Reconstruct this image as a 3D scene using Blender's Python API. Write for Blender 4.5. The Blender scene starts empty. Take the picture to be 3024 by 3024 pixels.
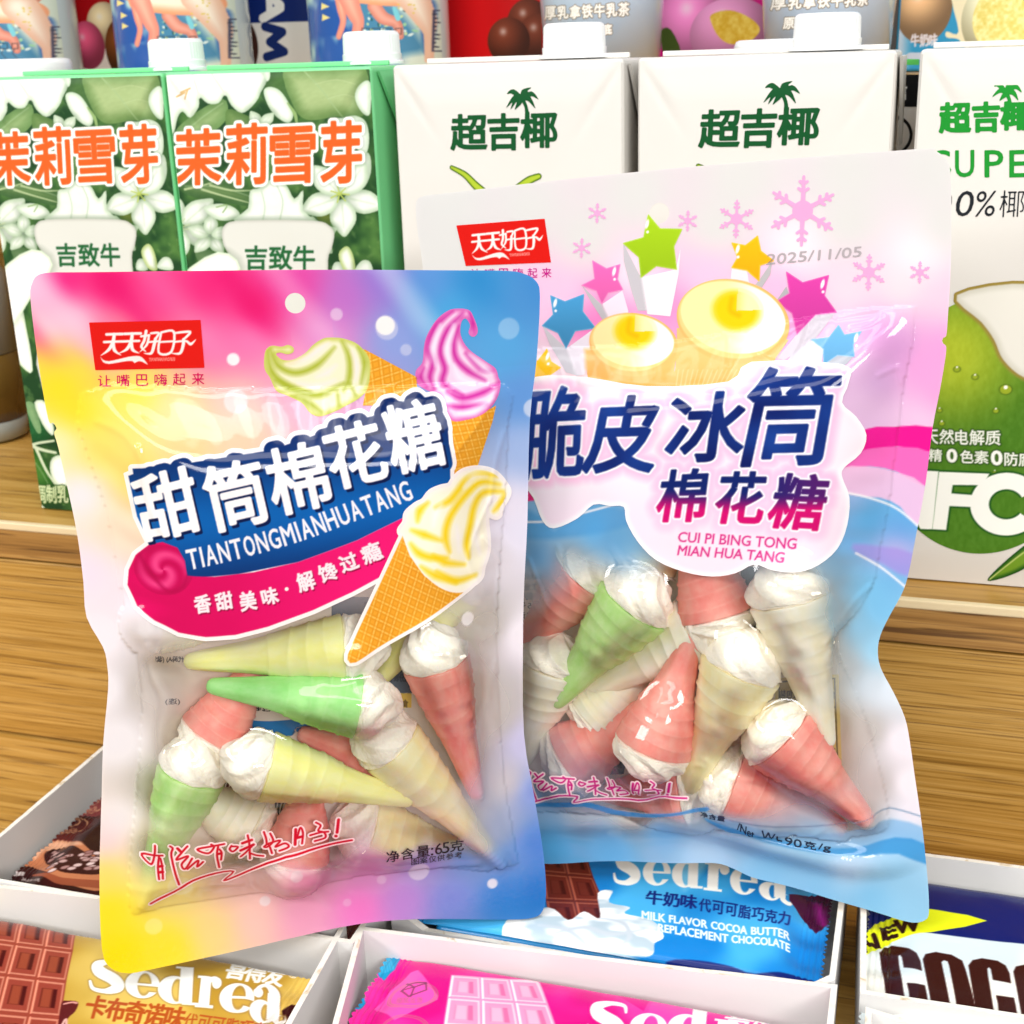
import bpy, bmesh, math, random
import numpy as np
from mathutils import Vector, Matrix, noise as mnoise
random.seed(7); RNG = np.random.default_rng(7)
scene = bpy.context.scene
COL = scene.collection

# ------------------------------------------------------------------ camera, world, lamps, exposure
# world axes: x runs along the wooden shelf, y goes back into the display, z is up; z = 0 is the top of the shelf board
CAM = np.array([.4054, -.4885, .2]); YAW = math.radians(17.81); PITCH = math.radians(19.0); ROLL = math.radians(1.8)
F = 3894.0                                           # focal length in pixels of the 3024 px photograph
RT = np.array([math.cos(YAW), math.sin(YAW), 0]); FH = np.array([-math.sin(YAW), math.cos(YAW), 0]); UPW = np.array([0, 0, 1.])
FW = FH*math.cos(PITCH) - UPW*math.sin(PITCH); UPC = FH*math.sin(PITCH) + UPW*math.cos(PITCH)
CR = RT*math.cos(ROLL) - UPC*math.sin(ROLL); CU = RT*math.sin(ROLL) + UPC*math.cos(ROLL)
cd = bpy.data.cameras.new('camera'); cam = bpy.data.objects.new('camera', cd); COL.objects.link(cam)
cd.sensor_width = 36; cd.lens = 36*F/3024; cd.clip_start = .01; cd.clip_end = 50; cd.dof.use_dof = True; cd.dof.focus_distance = .395; cd.dof.aperture_fstop = 30
m = Matrix.Identity(4)
for i in range(3):
    m[i][0] = CR[i]; m[i][1] = CU[i]; m[i][2] = -FW[i]; m[i][3] = CAM[i]
cam.matrix_world = m; scene.camera = cam

world = bpy.data.worlds.new('World'); scene.world = world; world.use_nodes = True
world.node_tree.nodes['Background'].inputs[0].default_value = (.97, .985, 1.0, 1)
world.node_tree.nodes['Background'].inputs[1].default_value = .4

def area_lamp(name, loc, sx, sy, watts, aim, color=(1, .985, .96)):
    l = bpy.data.lights.new(name, 'AREA'); l.shape = 'RECTANGLE'; l.size = sx; l.size_y = sy; l.energy = watts; l.color = color
    o = bpy.data.objects.new(name, l); COL.objects.link(o); o.location = loc
    o.rotation_euler = (Vector(aim)-Vector(loc)).to_track_quat('-Z', 'Y').to_euler()
    return o
for lx, ly, lz, lw in ((1.55, -1.75, .95, 28), (-.95, -1.5, .95, 20), (.6, -1.6, 1.4, 14), (.5, -1.05, 1.8, 10), (.35, -.5, 2.0, 9)):      # first two: low front fill lamps added to brighten the bags; then ceiling tubes
    area_lamp('ceiling_and_fill_lamp', (lx, ly, lz), 1.0 if abs(lx) > .9 else 1.7, .26, lw, (.3, 0, .05))
for lx, lw in ((-.35, 5), (.95, 5)):
    area_lamp('ceiling_and_fill_lamp', (lx, -.95, 1.75), .2, 1.5, lw, (.3, -.1, 0), (1, .98, .96))
scene.view_settings.view_transform = 'Standard'; scene.view_settings.look = 'None'
scene.view_settings.gamma = 1; scene.view_settings.exposure = -.1; scene.view_settings.use_curve_mapping = False
scene.cycles.transparent_max_bounces = 32; scene.cycles.max_bounces = 10
scene.cycles.caustics_reflective = False; scene.cycles.caustics_refractive = False

# ------------------------------------------------------------------ pixels of the photograph to rays
K = 3024/1932
def Z(x0, y0, k): return lambda *p: [(x0+q[0]*k, y0+q[1]*k) for q in p]
zf = Z(0, 0, K); z1 = Z(0, 0, .6211); z2 = Z(1000, 0, .6211); z3 = Z(1824, 0, .6211); z4 = Z(0, 750, .8799); z5 = Z(0, 1900, .8799)
z6 = Z(1500, 400, .6853); z7 = Z(1500, 1600, .6853); z8 = Z(1000, 2400, 1.0476); za = Z(0, 2150, 600/1326); zb = Z(600, 2550, 700/1932)
zc = Z(2300, 2350, 724/1932); zd = Z(1550, 2200, 1300/1932); ze = Z(750, 850, .44); zg = Z(950, 1350, .3365); zh = Z(0, 1200, .569); zi = Z(2560, 1000, .807)
def ray(p):
    p = np.atleast_2d(np.asarray(p, float))
    return FW + ((p[:, :1]-1512)/F)*CR - ((p[:, 1:2]-1512)/F)*CU
def at_z(p, z):
    D = ray(p); return CAM + D*((z-CAM[2])/D[:, 2:3])
def at_y(p, y):
    D = ray(p); return CAM + D*((y-CAM[1])/D[:, 1:2])

class Surf:                                          # a sheet in the world: origin, two axes, a height field; flat coordinates in mm
    def __init__(s, O, X, Y, h=None):
        s.O = np.array(O, float); s.X = np.array(X, float); s.Y = np.array(Y, float); s.N = np.cross(s.X, s.Y); s.h = h
    def height(s, x, y): return s.h(x, y) if s.h else np.zeros_like(x)
    def uv(s, p, off=0.):
        D = ray(p); dn = D@s.N; h = np.zeros(len(D))
        for k in range(6 if s.h else 1):
            t = ((s.O-CAM)@s.N + (h+off)/1000)/dn
            q = CAM + D*t[:, None] - s.O; x = q@s.X*1000; y = q@s.Y*1000
            if s.h: h = .5*h + .5*s.h(x, y) if k else s.h(x, y)
        return np.stack([x, y], 1)
    def pos(s, x, y, lift=0.):
        x = np.asarray(x, float); y = np.asarray(y, float)
        return s.O + (x[:, None]*s.X + y[:, None]*s.Y + (s.height(x, y)+lift)[:, None]*s.N)/1000

def bilinear(G, x0, y0, step):
    H, W = G.shape
    def f(x, y):
        a = np.clip((x-x0)/step, 0, W-1.001); b = np.clip((y-y0)/step, 0, H-1.001)
        i = a.astype(int); j = b.astype(int); u = a-i; v = b-j
        return (G[j, i]*(1-u)+G[j, i+1]*u)*(1-v) + (G[j+1, i]*(1-u)+G[j+1, i+1]*u)*v
    return f
def blur(G, r, n=3):
    for _ in range(n):
        for ax in (0, 1):
            P = np.pad(G, [(r, r) if a == ax else (0, 0) for a in (0, 1)], mode='edge')
            c = np.cumsum(P, axis=ax); c = np.insert(c, 0, 0, axis=ax); N = G.shape[ax]
            G = (np.take(c, range(2*r+1, 2*r+1+N), ax) - np.take(c, range(0, N), ax))/(2*r+1)
    return G

# ------------------------------------------------------------------ outlines
def smooth(P, n=6, closed=True):                     # Catmull-Rom
    P = np.asarray(P, float); N = len(P); out = []
    for i in range(N if closed else N-1):
        if closed: a, b, c, d = P[i-1], P[i], P[(i+1) % N], P[(i+2) % N]
        else: a, b, c, d = P[max(i-1, 0)], P[i], P[i+1], P[min(i+2, N-1)]
        for k in range(n):
            t = k/n; out.append(.5*((2*b)+(c-a)*t+(2*a-5*b+4*c-d)*t*t+(3*b-a-3*c+d)*t**3))
    if not closed: out.append(P[-1])
    return np.array(out)
def segs_of(P, closed=True):
    P = np.asarray(P, float)
    return np.stack([P, np.roll(P, -1, 0)], 1) if closed else np.stack([P[:-1], P[1:]], 1)
GLYPH = {}
def glyph(s):                                        # outline segments of a word in the built-in font, scaled to a unit box
    if s not in GLYPH:
        c = bpy.data.curves.new('t', 'FONT'); c.body = s; c.size = 1; c.resolution_u = 3
        o = bpy.data.objects.new('t', c); COL.objects.link(o)
        me = bpy.data.meshes.new_from_object(o.evaluated_get(bpy.context.evaluated_depsgraph_get()))
        co = np.array([v.co[:2] for v in me.vertices]); cnt = {}
        for p in me.polygons:
            for e in p.edge_keys: cnt[e] = cnt.get(e, 0)+1
        sg = np.array([[co[a], co[b]] for (a, b), n in cnt.items() if n == 1])
        bpy.data.objects.remove(o); bpy.data.curves.remove(c); bpy.data.meshes.remove(me)
        lo = sg.reshape(-1, 2).min(0); hi = sg.reshape(-1, 2).max(0)
        GLYPH[s] = (sg-lo)/(hi-lo)
    return GLYPH[s]
def boxq(cx, cy, w, h, rot=0, shear=0):              # four corners (TL TR BR BL) of a turned box in picture pixels; rot counts anticlockwise
    a = math.radians(rot); out = []
    for u, v in ((-.5, -.5), (.5, -.5), (.5, .5), (-.5, .5)):
        x = u*w - v*shear*h; y = v*h
        out.append((cx+x*math.cos(a)+y*math.sin(a), cy-x*math.sin(a)+y*math.cos(a)))
    return out
def rect(x0, y0, x1, y1): return [(x0, y0), (x1, y0), (x1, y1), (x0, y1)]

def vnoise(x, y, s, seed=0, oct=1):                  # smooth value noise on arrays
    out = 0; amp = 1; tot = 0
    for o in range(oct):
        r = np.random.default_rng(seed+o*17).random((64, 64)); a = x/s*2**o; b = y/s*2**o
        i = np.floor(a).astype(int); j = np.floor(b).astype(int); u = a-i; v = b-j; u = u*u*(3-2*u); v = v*v*(3-2*v)
        g = lambda ii, jj: r[jj % 64, ii % 64]
        out = out + amp*((g(i, j)*(1-u)+g(i+1, j)*u)*(1-v)+(g(i, j+1)*(1-u)+g(i+1, j+1)*u)*v); tot += amp; amp *= .5
    return out/tot
def lin(c):
    c = np.clip(np.asarray(c, float), 0, 1); return np.where(c <= .04045, c/12.92, ((c+.055)/1.055)**2.4)
def C(r, g, b): return np.array([r, g, b])/255.
def mix(a, b, t): return a+(b-a)*t
def sst(x, a, b):
    t = np.clip((x-a)/(b-a), 0, 1); return t*t*(3-2*t)

class Canvas:                                        # printed matter on a Surf: painted per vertex, cut to outline by marching squares
    def __init__(s, surf, px=None, box=None, res=.25, pad=1., flip=None):
        s.surf = surf; s.flip = flip
        if px is not None:
            q = s.P(px); box = (q[:, 0].min()-pad, q[:, 1].min()-pad, q[:, 0].max()+pad, q[:, 1].max()+pad)
        s.res = res; s.xs = np.arange(box[0], box[2]+res, res); s.ys = np.arange(box[1], box[3]+res, res)
        s.X, s.Y = np.meshgrid(s.xs, s.ys); s.col = np.zeros(s.X.shape+(4,)); s.f = np.full(s.X.shape, -9.); s.done = np.zeros(s.X.shape, bool)
    def P(s, px):
        q = s.surf.uv(px)
        return s.flip(q) if s.flip else q
    def sd_segs(s, sg, margin=2.):
        d = np.full(s.X.shape, margin); par = np.zeros(s.X.shape, bool); x0, y0, r = s.xs[0], s.ys[0], s.res; H, W = d.shape
        for (ax, ay), (bx, by) in sg:
            i0 = max(int((min(ax, bx)-margin-x0)/r), 0); i1 = min(int((max(ax, bx)+margin-x0)/r)+2, W)
            j0 = max(int((min(ay, by)-margin-y0)/r), 0); j1 = min(int((max(ay, by)+margin-y0)/r)+2, H)
            if i1 > i0 and j1 > j0:
                X = s.xs[i0:i1][None, :]; Y = s.ys[j0:j1][:, None]; dx, dy = bx-ax, by-ay; L = dx*dx+dy*dy+1e-12
                t = np.clip(((X-ax)*dx+(Y-ay)*dy)/L, 0, 1)
                dd = np.hypot(X-ax-t*dx, Y-ay-t*dy); np.minimum(d[j0:j1, i0:i1], dd, out=d[j0:j1, i0:i1])
            if ay != by:
                lo, hi = min(ay, by), max(ay, by); k0 = max(math.ceil((lo-y0)/r), 0); k1 = min(math.ceil((hi-y0)/r), H)
                for j in range(k0, k1):
                    xc = ax+(s.ys[j]-ay)/(by-ay)*(bx-ax); n = int(np.clip(math.ceil((xc-x0)/r), 0, W)); par[j, :n] ^= True
        return np.where(par, d, -d)
    def poly(s, px, sm=0, margin=2.):
        q = s.P(px); q = smooth(q, sm) if sm else q
        return s.sd_segs(segs_of(q), margin)
    def line(s, px, r, sm=5, scale=True, margin=None):   # r in mm: one number or one per point
        q = s.P(px); n = len(q); rr = np.broadcast_to(np.asarray(r, float), (n,))
        if sm and n > 2:
            m = smooth(q, sm, False); rr = np.interp(np.linspace(0, n-1, len(m)), range(n), rr); q = m
        best = np.full(s.X.shape, -9.); mg = margin or max(rr)+1.
        for (a, b, ra, rb) in zip(q[:-1], q[1:], rr[:-1], rr[1:]):
            i0 = max(int((min(a[0], b[0])-mg-s.xs[0])/s.res), 0); i1 = min(int((max(a[0], b[0])+mg-s.xs[0])/s.res)+2, len(s.xs))
            j0 = max(int((min(a[1], b[1])-mg-s.ys[0])/s.res), 0); j1 = min(int((max(a[1], b[1])+mg-s.ys[0])/s.res)+2, len(s.ys))
            if i1 <= i0 or j1 <= j0: continue
            X = s.xs[i0:i1][None, :]; Y = s.ys[j0:j1][:, None]; dx, dy = b-a
            t = np.clip(((X-a[0])*dx+(Y-a[1])*dy)/(dx*dx+dy*dy+1e-12), 0, 1)
            sd = ra+(rb-ra)*t-np.hypot(X-a[0]-t*dx, Y-a[1]-t*dy); np.maximum(best[j0:j1, i0:i1], sd, out=best[j0:j1, i0:i1])
        return best
    def text(s, word, quad, margin=2.):                # quad: TL TR BR BL in pixels
        q = s.P(quad); g = glyph(word); u = g[..., 0:1]; v = g[..., 1:2]
        sg = (q[3]*(1-u)+q[2]*u)*(1-v) + (q[0]*(1-u)+q[1]*u)*v
        return s.sd_segs(sg, margin)
    def along(s, word, path, h, margin=2., wide=1., shear=0., fixed=None):   # letters one by one along a path of pixels (baseline)
        p = smooth(path, 8, False); L = np.r_[0, np.cumsum(np.hypot(*np.diff(p, axis=0).T))]
        cs = [c for c in word]; ws = [0.45 if c == ' ' else (fixed or {'I': .42, 'i': .3, 'M': 1.15, 'W': 1.3, '1': .6, '!': .4, '·': .5}.get(c, 1.)) for c in cs]
        cum = np.r_[0, np.cumsum(ws)]; out = np.full(s.X.shape, -9.)
        for c, a, b in zip(cs, cum[:-1], cum[1:]):
            if c == ' ': continue
            ca, cb = a/cum[-1]*L[-1], b/cum[-1]*L[-1]; x0, x1 = np.interp([ca, cb], L, p[:, 0]); y0, y1 = np.interp([ca, cb], L, p[:, 1])
            ang = math.degrees(math.atan2(-(y1-y0), x1-x0)); w = math.hypot(x1-x0, y1-y0)*.82*wide; ar = math.radians(ang)
            hh = h*(.25 if c == '·' else 1)
            w *= .4 if c == 'I' else 1; cx = (x0+x1)/2-math.sin(ar)*h/2; cy = (y0+y1)/2-math.cos(ar)*h/2
            out = np.maximum(out, s.text(c, boxq(cx, cy, w, hh, ang, shear), margin))
        return out
    def ell(s, px, rx, ry=None, rot=0):                # ellipse, radii in mm
        q = s.P([px])[0]; ry = ry or rx; a = math.radians(rot); dx, dy = s.X-q[0], s.Y-q[1]
        u = (dx*math.cos(a)+dy*math.sin(a))/rx; v = (-dx*math.sin(a)+dy*math.cos(a))/ry
        return (1-np.hypot(u, v))*min(rx, ry)
    def paint(s, sd, color, soft=None, alpha=1., cut=True, amt=1.):
        soft = soft or s.res*.7; k = np.clip(sd/soft*.5+.5, 0, 1)*amt
        c = color if isinstance(color, np.ndarray) and color.ndim == 3 else np.broadcast_to(np.asarray(color, float)[:3], s.col.shape[:2]+(3,))
        near = (sd > -3*s.res) if cut else (sd > 0); k = np.where(near & ~s.done, 1., k); s.done |= near; k = k[..., None]
        s.col[..., :3] = s.col[..., :3]*(1-k)+c*k; s.col[..., 3] = np.maximum(s.col[..., 3], alpha) if np.isscalar(alpha) else np.where(sd > 0, alpha, s.col[..., 3])
        if cut: s.f = np.maximum(s.f, sd)
    def emit(s, name, root, mat, lift=.1, parent=None, back=False):
        H, W = s.f.shape; ins = s.f > 0; c = [ins[:-1, :-1], ins[:-1, 1:], ins[1:, 1:], ins[1:, :-1]]
        code = c[0]*1+c[1]*2+c[2]*4+c[3]*8
        J, I = np.meshgrid(np.arange(H), np.arange(W), indexing='ij'); nid = (J*W+I); NN = H*W
        loops = []; sizes = []
        for k in range(1, 16):
            jj, ii = np.nonzero(code == k)
            if not len(jj): continue
            cor = [nid[jj, ii], nid[jj, ii+1], nid[jj+1, ii+1], nid[jj+1, ii]]
            edg = [NN+nid[jj, ii], 2*NN+nid[jj, ii+1], NN+nid[jj+1, ii], 2*NN+nid[jj, ii]]
            seq = []
            for q in range(4):
                b0 = k >> q & 1; b1 = k >> ((q+1) % 4) & 1
                if b0: seq.append(cor[q])
                if b0 != b1: seq.append(edg[q])
            loops.append(np.stack(seq, 1).ravel()); sizes.append(np.full(len(jj), len(seq)))
        if not loops: return None
        lp = np.concatenate(loops); sz = np.concatenate(sizes); ids, inv = np.unique(lp, return_inverse=True)
        k = ids//NN; n = ids % NN; j = n//W; i = n % W; x = s.xs[i].copy(); y = s.ys[j].copy(); cc = s.col[j, i].copy(); fl = s.f
        for kk, (dj, di) in ((1, (0, 1)), (2, (1, 0))):
            mk = k == kk; a = fl[j[mk], i[mk]]; b = fl[j[mk]+dj, i[mk]+di]; t = a/(a-b+1e-12)
            x[mk] += t*di*s.res; y[mk] += t*dj*s.res
            ca = s.col[j[mk], i[mk]]; cb = s.col[j[mk]+dj, i[mk]+di]; cc[mk] = np.where((a > 0)[:, None], ca, cb)
        return mesh_np(name, s.surf.pos(x, y, lift), inv, sz, mat, root, parent, cc, flip=back)

def mesh_np(name, v, lp, sz, mat, root, parent=None, col=None, flip=False, smooth_=True):
    me = bpy.data.meshes.new(name); off = np.array(root.location) if root else np.zeros(3); v = v-off
    if flip:
        st = np.r_[0, np.cumsum(sz)[:-1]]; lp = np.concatenate([lp[a:a+n][::-1] for a, n in zip(st, sz)]) if len(sz) < 400 else _rev(lp, sz)
    me.vertices.add(len(v)); me.vertices.foreach_set('co', v.astype(np.float32).ravel())
    me.loops.add(len(lp)); me.loops.foreach_set('vertex_index', lp.astype(np.int32))
    me.polygons.add(len(sz)); me.polygons.foreach_set('loop_start', np.r_[0, np.cumsum(sz)[:-1]].astype(np.int32)); me.polygons.foreach_set('loop_total', sz.astype(np.int32))
    me.update(calc_edges=True)
    if smooth_: me.polygons.foreach_set('use_smooth', np.ones(len(sz), bool))
    if col is not None:
        a = me.color_attributes.new('Col', 'FLOAT_COLOR', 'POINT'); c = col.copy(); c[:, :3] = lin(c[:, :3]); a.data.foreach_set('color', c.astype(np.float32).ravel())
    me.materials.append(mat); o = bpy.data.objects.new(name, me); COL.objects.link(o)
    if parent or root: o.parent = parent or root
    return o
def _rev(lp, sz):
    out = lp.copy(); st = np.r_[0, np.cumsum(sz)[:-1]]
    for n in np.unique(sz):
        q = st[sz == n]; idx = q[:, None]+np.arange(n); out[idx] = lp[idx[:, ::-1]]
    return out

# ------------------------------------------------------------------ things and plain meshes
def tag(o, label, cat, group=None):
    o['label'] = label; o['category'] = cat
    if group: o['group'] = group
    return o
def thing(name, loc, label, cat, group=None):
    o = bpy.data.objects.new(name, None); COL.objects.link(o); o.location = tuple(float(q) for q in loc); o.empty_display_size = .02
    return tag(o, label, cat, group)
def link_bm(name, bm, mat, root=None, parent=None, sm=False, autosmooth=None):
    me = bpy.data.meshes.new(name)
    if root: bmesh.ops.translate(bm, verts=bm.verts, vec=-Vector(root.location))
    bm.normal_update(); bm.to_mesh(me); bm.free()
    for p in me.polygons: p.use_smooth = sm
    for q in (mat if isinstance(mat, (list, tuple)) else [mat]): me.materials.append(q)
    o = bpy.data.objects.new(name, me); COL.objects.link(o)
    if parent or root: o.parent = parent or root
    return o
def add_box(bm, x0, y0, z0, x1, y1, z1, bev=0, seg=2, mi=0):
    r = bmesh.ops.create_cube(bm, size=1); vs = r['verts']
    for v in vs: v.co = Vector(((x0+x1)/2+v.co.x*(x1-x0), (y0+y1)/2+v.co.y*(y1-y0), (z0+z1)/2+v.co.z*(z1-z0)))
    fs = {f for v in vs for f in v.link_faces}
    if bev:
        r = bmesh.ops.bevel(bm, geom=list({e for v in vs for e in v.link_edges}), offset=bev, segments=seg, affect='EDGES', profile=.5); fs |= set(r['faces'])
    for f in fs:
        if f.is_valid: f.material_index = mi
def add_lathe(bm, prof, cx, cy, cz, n=48, rib=None):   # prof: (z, r) from bottom to top
    rings = []
    for z, r in prof:
        ring = []
        for k in range(n):
            a = 2*math.pi*k/n; rr = r*(rib(a, z) if rib else 1)
            ring.append(bm.verts.new((cx+rr*math.cos(a), cy+rr*math.sin(a), cz+z)))
        rings.append(ring)
    for a, b in zip(rings[:-1], rings[1:]):
        for k in range(n): bm.faces.new((a[k], a[(k+1) % n], b[(k+1) % n], b[k]))
    if prof[0][1] > 0: bm.faces.new(rings[0][::-1])
    if prof[-1][1] > 0: bm.faces.new(rings[-1])
def copy_thing(o, loc, label=None, group=None):
    c = o.copy(); COL.objects.link(c); c.location = tuple(float(q) for q in loc)
    if label: c['label'] = label
    if group: c['group'] = group
    for ch in o.children:
        d = ch.copy(); COL.objects.link(d); d.parent = c
        for g in ch.children:
            e = g.copy(); COL.objects.link(e); e.parent = d
    return c

# ------------------------------------------------------------------ materials
def new_mat(name):
    mt = bpy.data.materials.new(name); mt.use_nodes = True; nt = mt.node_tree
    return mt, nt, nt.nodes['Principled BSDF']
def N(nt, t, **kw):
    n = nt.nodes.new(t)
    for k, v in kw.items():
        if k in n.inputs: n.inputs[k].default_value = v
        else: setattr(n, k, v)
    return n
def ramp(nt, fac, stops):
    r = nt.nodes.new('ShaderNodeValToRGB'); e = r.color_ramp.elements
    while len(e) < len(stops): e.new(.5)
    for q, (p, c) in zip(e, stops): q.position = p; q.color = tuple(lin(C(*c)))+(1,)
    nt.links.new(fac, r.inputs[0]); return r.outputs[0]
def coords(nt, sx=1, sy=1, sz=1, rot=(0, 0, 0)):
    t = nt.nodes.new('ShaderNodeTexCoord'); mp = nt.nodes.new('ShaderNodeMapping'); mp.inputs['Scale'].default_value = (sx, sy, sz); mp.inputs['Rotation'].default_value = rot
    nt.links.new(t.outputs['Object'], mp.inputs[0]); return mp.outputs[0]
def bump(nt, bs, height, strength, dist):
    b = nt.nodes.new('ShaderNodeBump'); b.inputs['Strength'].default_value = strength; b.inputs['Distance'].default_value = dist
    nt.links.new(height, b.inputs['Height']); nt.links.new(b.outputs[0], bs.inputs['Normal'])
    return b
def noise_tex(nt, vec, scale, detail=4, rough=.5, dist=0):
    n = N(nt, 'ShaderNodeTexNoise', Scale=scale, Detail=detail, Roughness=rough, Distortion=dist); nt.links.new(vec, n.inputs['Vector']); return n.outputs[0]
def plain(name, rgb, rough=.5, spec=.5, bmp=None, coat=0., var=0., metal=0.):
    mt, nt, b = new_mat(name); c = tuple(lin(C(*rgb)))
    b.inputs['Roughness'].default_value = rough; b.inputs['Specular IOR Level'].default_value = spec; b.inputs['Coat Weight'].default_value = coat; b.inputs['Metallic'].default_value = metal
    v = coords(nt)
    if var:
        n = noise_tex(nt, v, 60, 5, .6); lo = C(*rgb)*255*(1-var); hi = np.minimum(C(*rgb)*255*(1+var), 255)
        nt.links.new(ramp(nt, n, [(.3, lo), (.7, hi)]), b.inputs['Base Color'])
    else: b.inputs['Base Color'].default_value = c+(1,)
    if bmp: bump(nt, b, noise_tex(nt, v, bmp[0], 5, .6), bmp[1], bmp[2])
    return mt
def printed(name, rough=.3, spec=.5, coat=0., bmp=(400, .05, .0002)):    # colour printed on card or wrapper: the vertex colour is the ink
    mt, nt, b = new_mat(name); a = nt.nodes.new('ShaderNodeVertexColor'); a.layer_name = 'Col'
    nt.links.new(a.outputs[0], b.inputs['Base Color']); b.inputs['Roughness'].default_value = rough; b.inputs['Specular IOR Level'].default_value = spec; b.inputs['Coat Weight'].default_value = coat
    if bmp: bump(nt, b, noise_tex(nt, coords(nt), bmp[0], 4, .6), bmp[1], bmp[2])
    return mt
def film(name, gloss=1., rough=.07, emboss=0., wr=(38, .09, .0016, .03)):       # thin plastic: ink where alpha is high, clear where it is low, a glossy skin over both
    mt, nt, b = new_mat(name); out = nt.nodes['Material Output']; a = nt.nodes.new('ShaderNodeVertexColor'); a.layer_name = 'Col'; L = nt.links.new
    b.inputs['Roughness'].default_value = .4; b.inputs['Specular IOR Level'].default_value = 0; L(a.outputs[0], b.inputs['Base Color'])
    tl = N(nt, 'ShaderNodeBsdfTranslucent'); L(a.outputs[0], tl.inputs[0]); m0 = N(nt, 'ShaderNodeMixShader', Fac=.3); L(b.outputs[0], m0.inputs[1]); L(tl.outputs[0], m0.inputs[2])
    tr = N(nt, 'ShaderNodeBsdfTransparent'); tr.inputs[0].default_value = (.99, .99, .99, 1)
    m1 = nt.nodes.new('ShaderNodeMixShader'); L(a.outputs[1], m1.inputs[0]); L(tr.outputs[0], m1.inputs[1]); L(m0.outputs[0], m1.inputs[2])
    gl = N(nt, 'ShaderNodeBsdfGlossy', Roughness=rough); fr = N(nt, 'ShaderNodeFresnel', IOR=1.46)
    mu = N(nt, 'ShaderNodeMath', operation='MULTIPLY'); mu.inputs[1].default_value = gloss; L(fr.outputs[0], mu.inputs[0])
    m2 = nt.nodes.new('ShaderNodeMixShader'); L(mu.outputs[0], m2.inputs[0]); L(m1.outputs[0], m2.inputs[1]); L(gl.outputs[0], m2.inputs[2]); L(m2.outputs[0], out.inputs[0])
    v = coords(nt); h = noise_tex(nt, v, wr[0], 3, .55, .6); bp = nt.nodes.new('ShaderNodeBump'); bp.inputs['Strength'].default_value = wr[1]; bp.inputs['Distance'].default_value = wr[2]
    L(h, bp.inputs['Height']); nrm = bp.outputs[0]
    rg = N(nt, 'ShaderNodeTexNoise', noise_type='RIDGED_MULTIFRACTAL', Scale=34., Detail=2., Roughness=.4, Distortion=.8); L(v, rg.inputs['Vector']); b3 = nt.nodes.new('ShaderNodeBump'); b3.inputs['Strength'].default_value = wr[3]; b3.inputs['Distance'].default_value = .0012
    L(rg.outputs[0], b3.inputs['Height']); L(nrm, b3.inputs['Normal']); nrm = b3.outputs[0]
    if emboss:
        w = nt.nodes.new('ShaderNodeTexVoronoi'); w.inputs['Scale'].default_value = 800; L(v, w.inputs['Vector'])
        b2 = nt.nodes.new('ShaderNodeBump'); b2.inputs['Strength'].default_value = emboss; b2.inputs['Distance'].default_value = .0004
        mr = N(nt, 'ShaderNodeMath', operation='GREATER_THAN'); mr.inputs[1].default_value = .985; L(a.outputs[1], mr.inputs[0]); mm_ = N(nt, 'ShaderNodeMath', operation='MULTIPLY'); L(w.outputs[0], mm_.inputs[0]); L(mr.outputs[0], mm_.inputs[1]); L(mm_.outputs[0], b2.inputs['Height']); L(nrm, b2.inputs['Normal']); nrm = b2.outputs[0]
    L(nrm, gl.inputs['Normal']); L(nrm, fr.inputs['Normal'])
    return mt
INK_CARD = printed('printed_card', .42, .18)
INK_WRAP = printed('printed_wrapper', .22, .16, .05, (120, .12, .0008))
INK_SLEEVE = printed('printed_sleeve', .2, .5, .3, None)
WHITE_CARD = plain('white_card', (216, 213, 207), .45, .2, (90, .12, .0006))
# ------------------------------------------------------------------ the shelf and the wall behind it
def wood(name, dark, mid, light, sx=5, sy=60, sz=230, k=1.):
    mt, nt, b = new_mat(name); v = coords(nt, sx, sy, sz)
    n1 = noise_tex(nt, v, 1., 6, .62, 1.2); v2 = coords(nt, sx*4, sy*4, sz*3.2); n2 = noise_tex(nt, v2, 1., 3, .5, .3)
    base = ramp(nt, n1, [(.28, dark), (.45, mid), (.62, light), (.8, mid)])
    lines = ramp(nt, n2, [(.33, (96, 62, 28)), (.43, (255, 255, 255)), (1, (255, 255, 255))])
    mx = N(nt, 'ShaderNodeMix', data_type='RGBA', blend_type='MULTIPLY'); mx.inputs[0].default_value = .62*k
    nt.links.new(base, mx.inputs[6]); nt.links.new(lines, mx.inputs[7]); nt.links.new(mx.outputs[2], b.inputs['Base Color'])
    b.inputs['Roughness'].default_value = .42; bump(nt, b, n2, .12, .0006); return mt
WOOD = wood('oak_veneer', (134, 94, 32), (176, 132, 58), (200, 158, 86), 5, 110, 480)
WOOD_EDGE = wood('oak_edge', (120, 82, 36), (160, 116, 58), (190, 146, 82), 4, 60, 150, 1.2)
STRIP = plain('edge_trim', (226, 206, 166), .35)
sh = thing('display_shelf', (.25, 0, 0), 'stepped golden oak display shelf with a pale trim line, under the drink cartons', 'shelf')
bm = bmesh.new(); add_box(bm, -.5, .0015, -.018, 1.1, .5, 0, .0008); link_bm('shelf_board', bm, WOOD, sh)
bm = bmesh.new(); add_box(bm, -.5, -.0012, -.018, 1.1, .0012, -.0035, .0003); link_bm('edge_board', bm, WOOD_EDGE, sh)
bm = bmesh.new(); add_box(bm, -.5, -.0022, -.0033, 1.1, .0013, .0004, .0006); link_bm('edge_trim', bm, STRIP, sh)
bm = bmesh.new(); add_box(bm, -.5, -.0008, -.1135, 1.1, .012, -.0192, .0006); link_bm('riser_panel', bm, WOOD, sh)
bm = bmesh.new(); add_box(bm, -.5, -.45, -.135, 1.1, .012, -.115, .001); link_bm('lower_board', bm, WOOD, sh)
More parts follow.
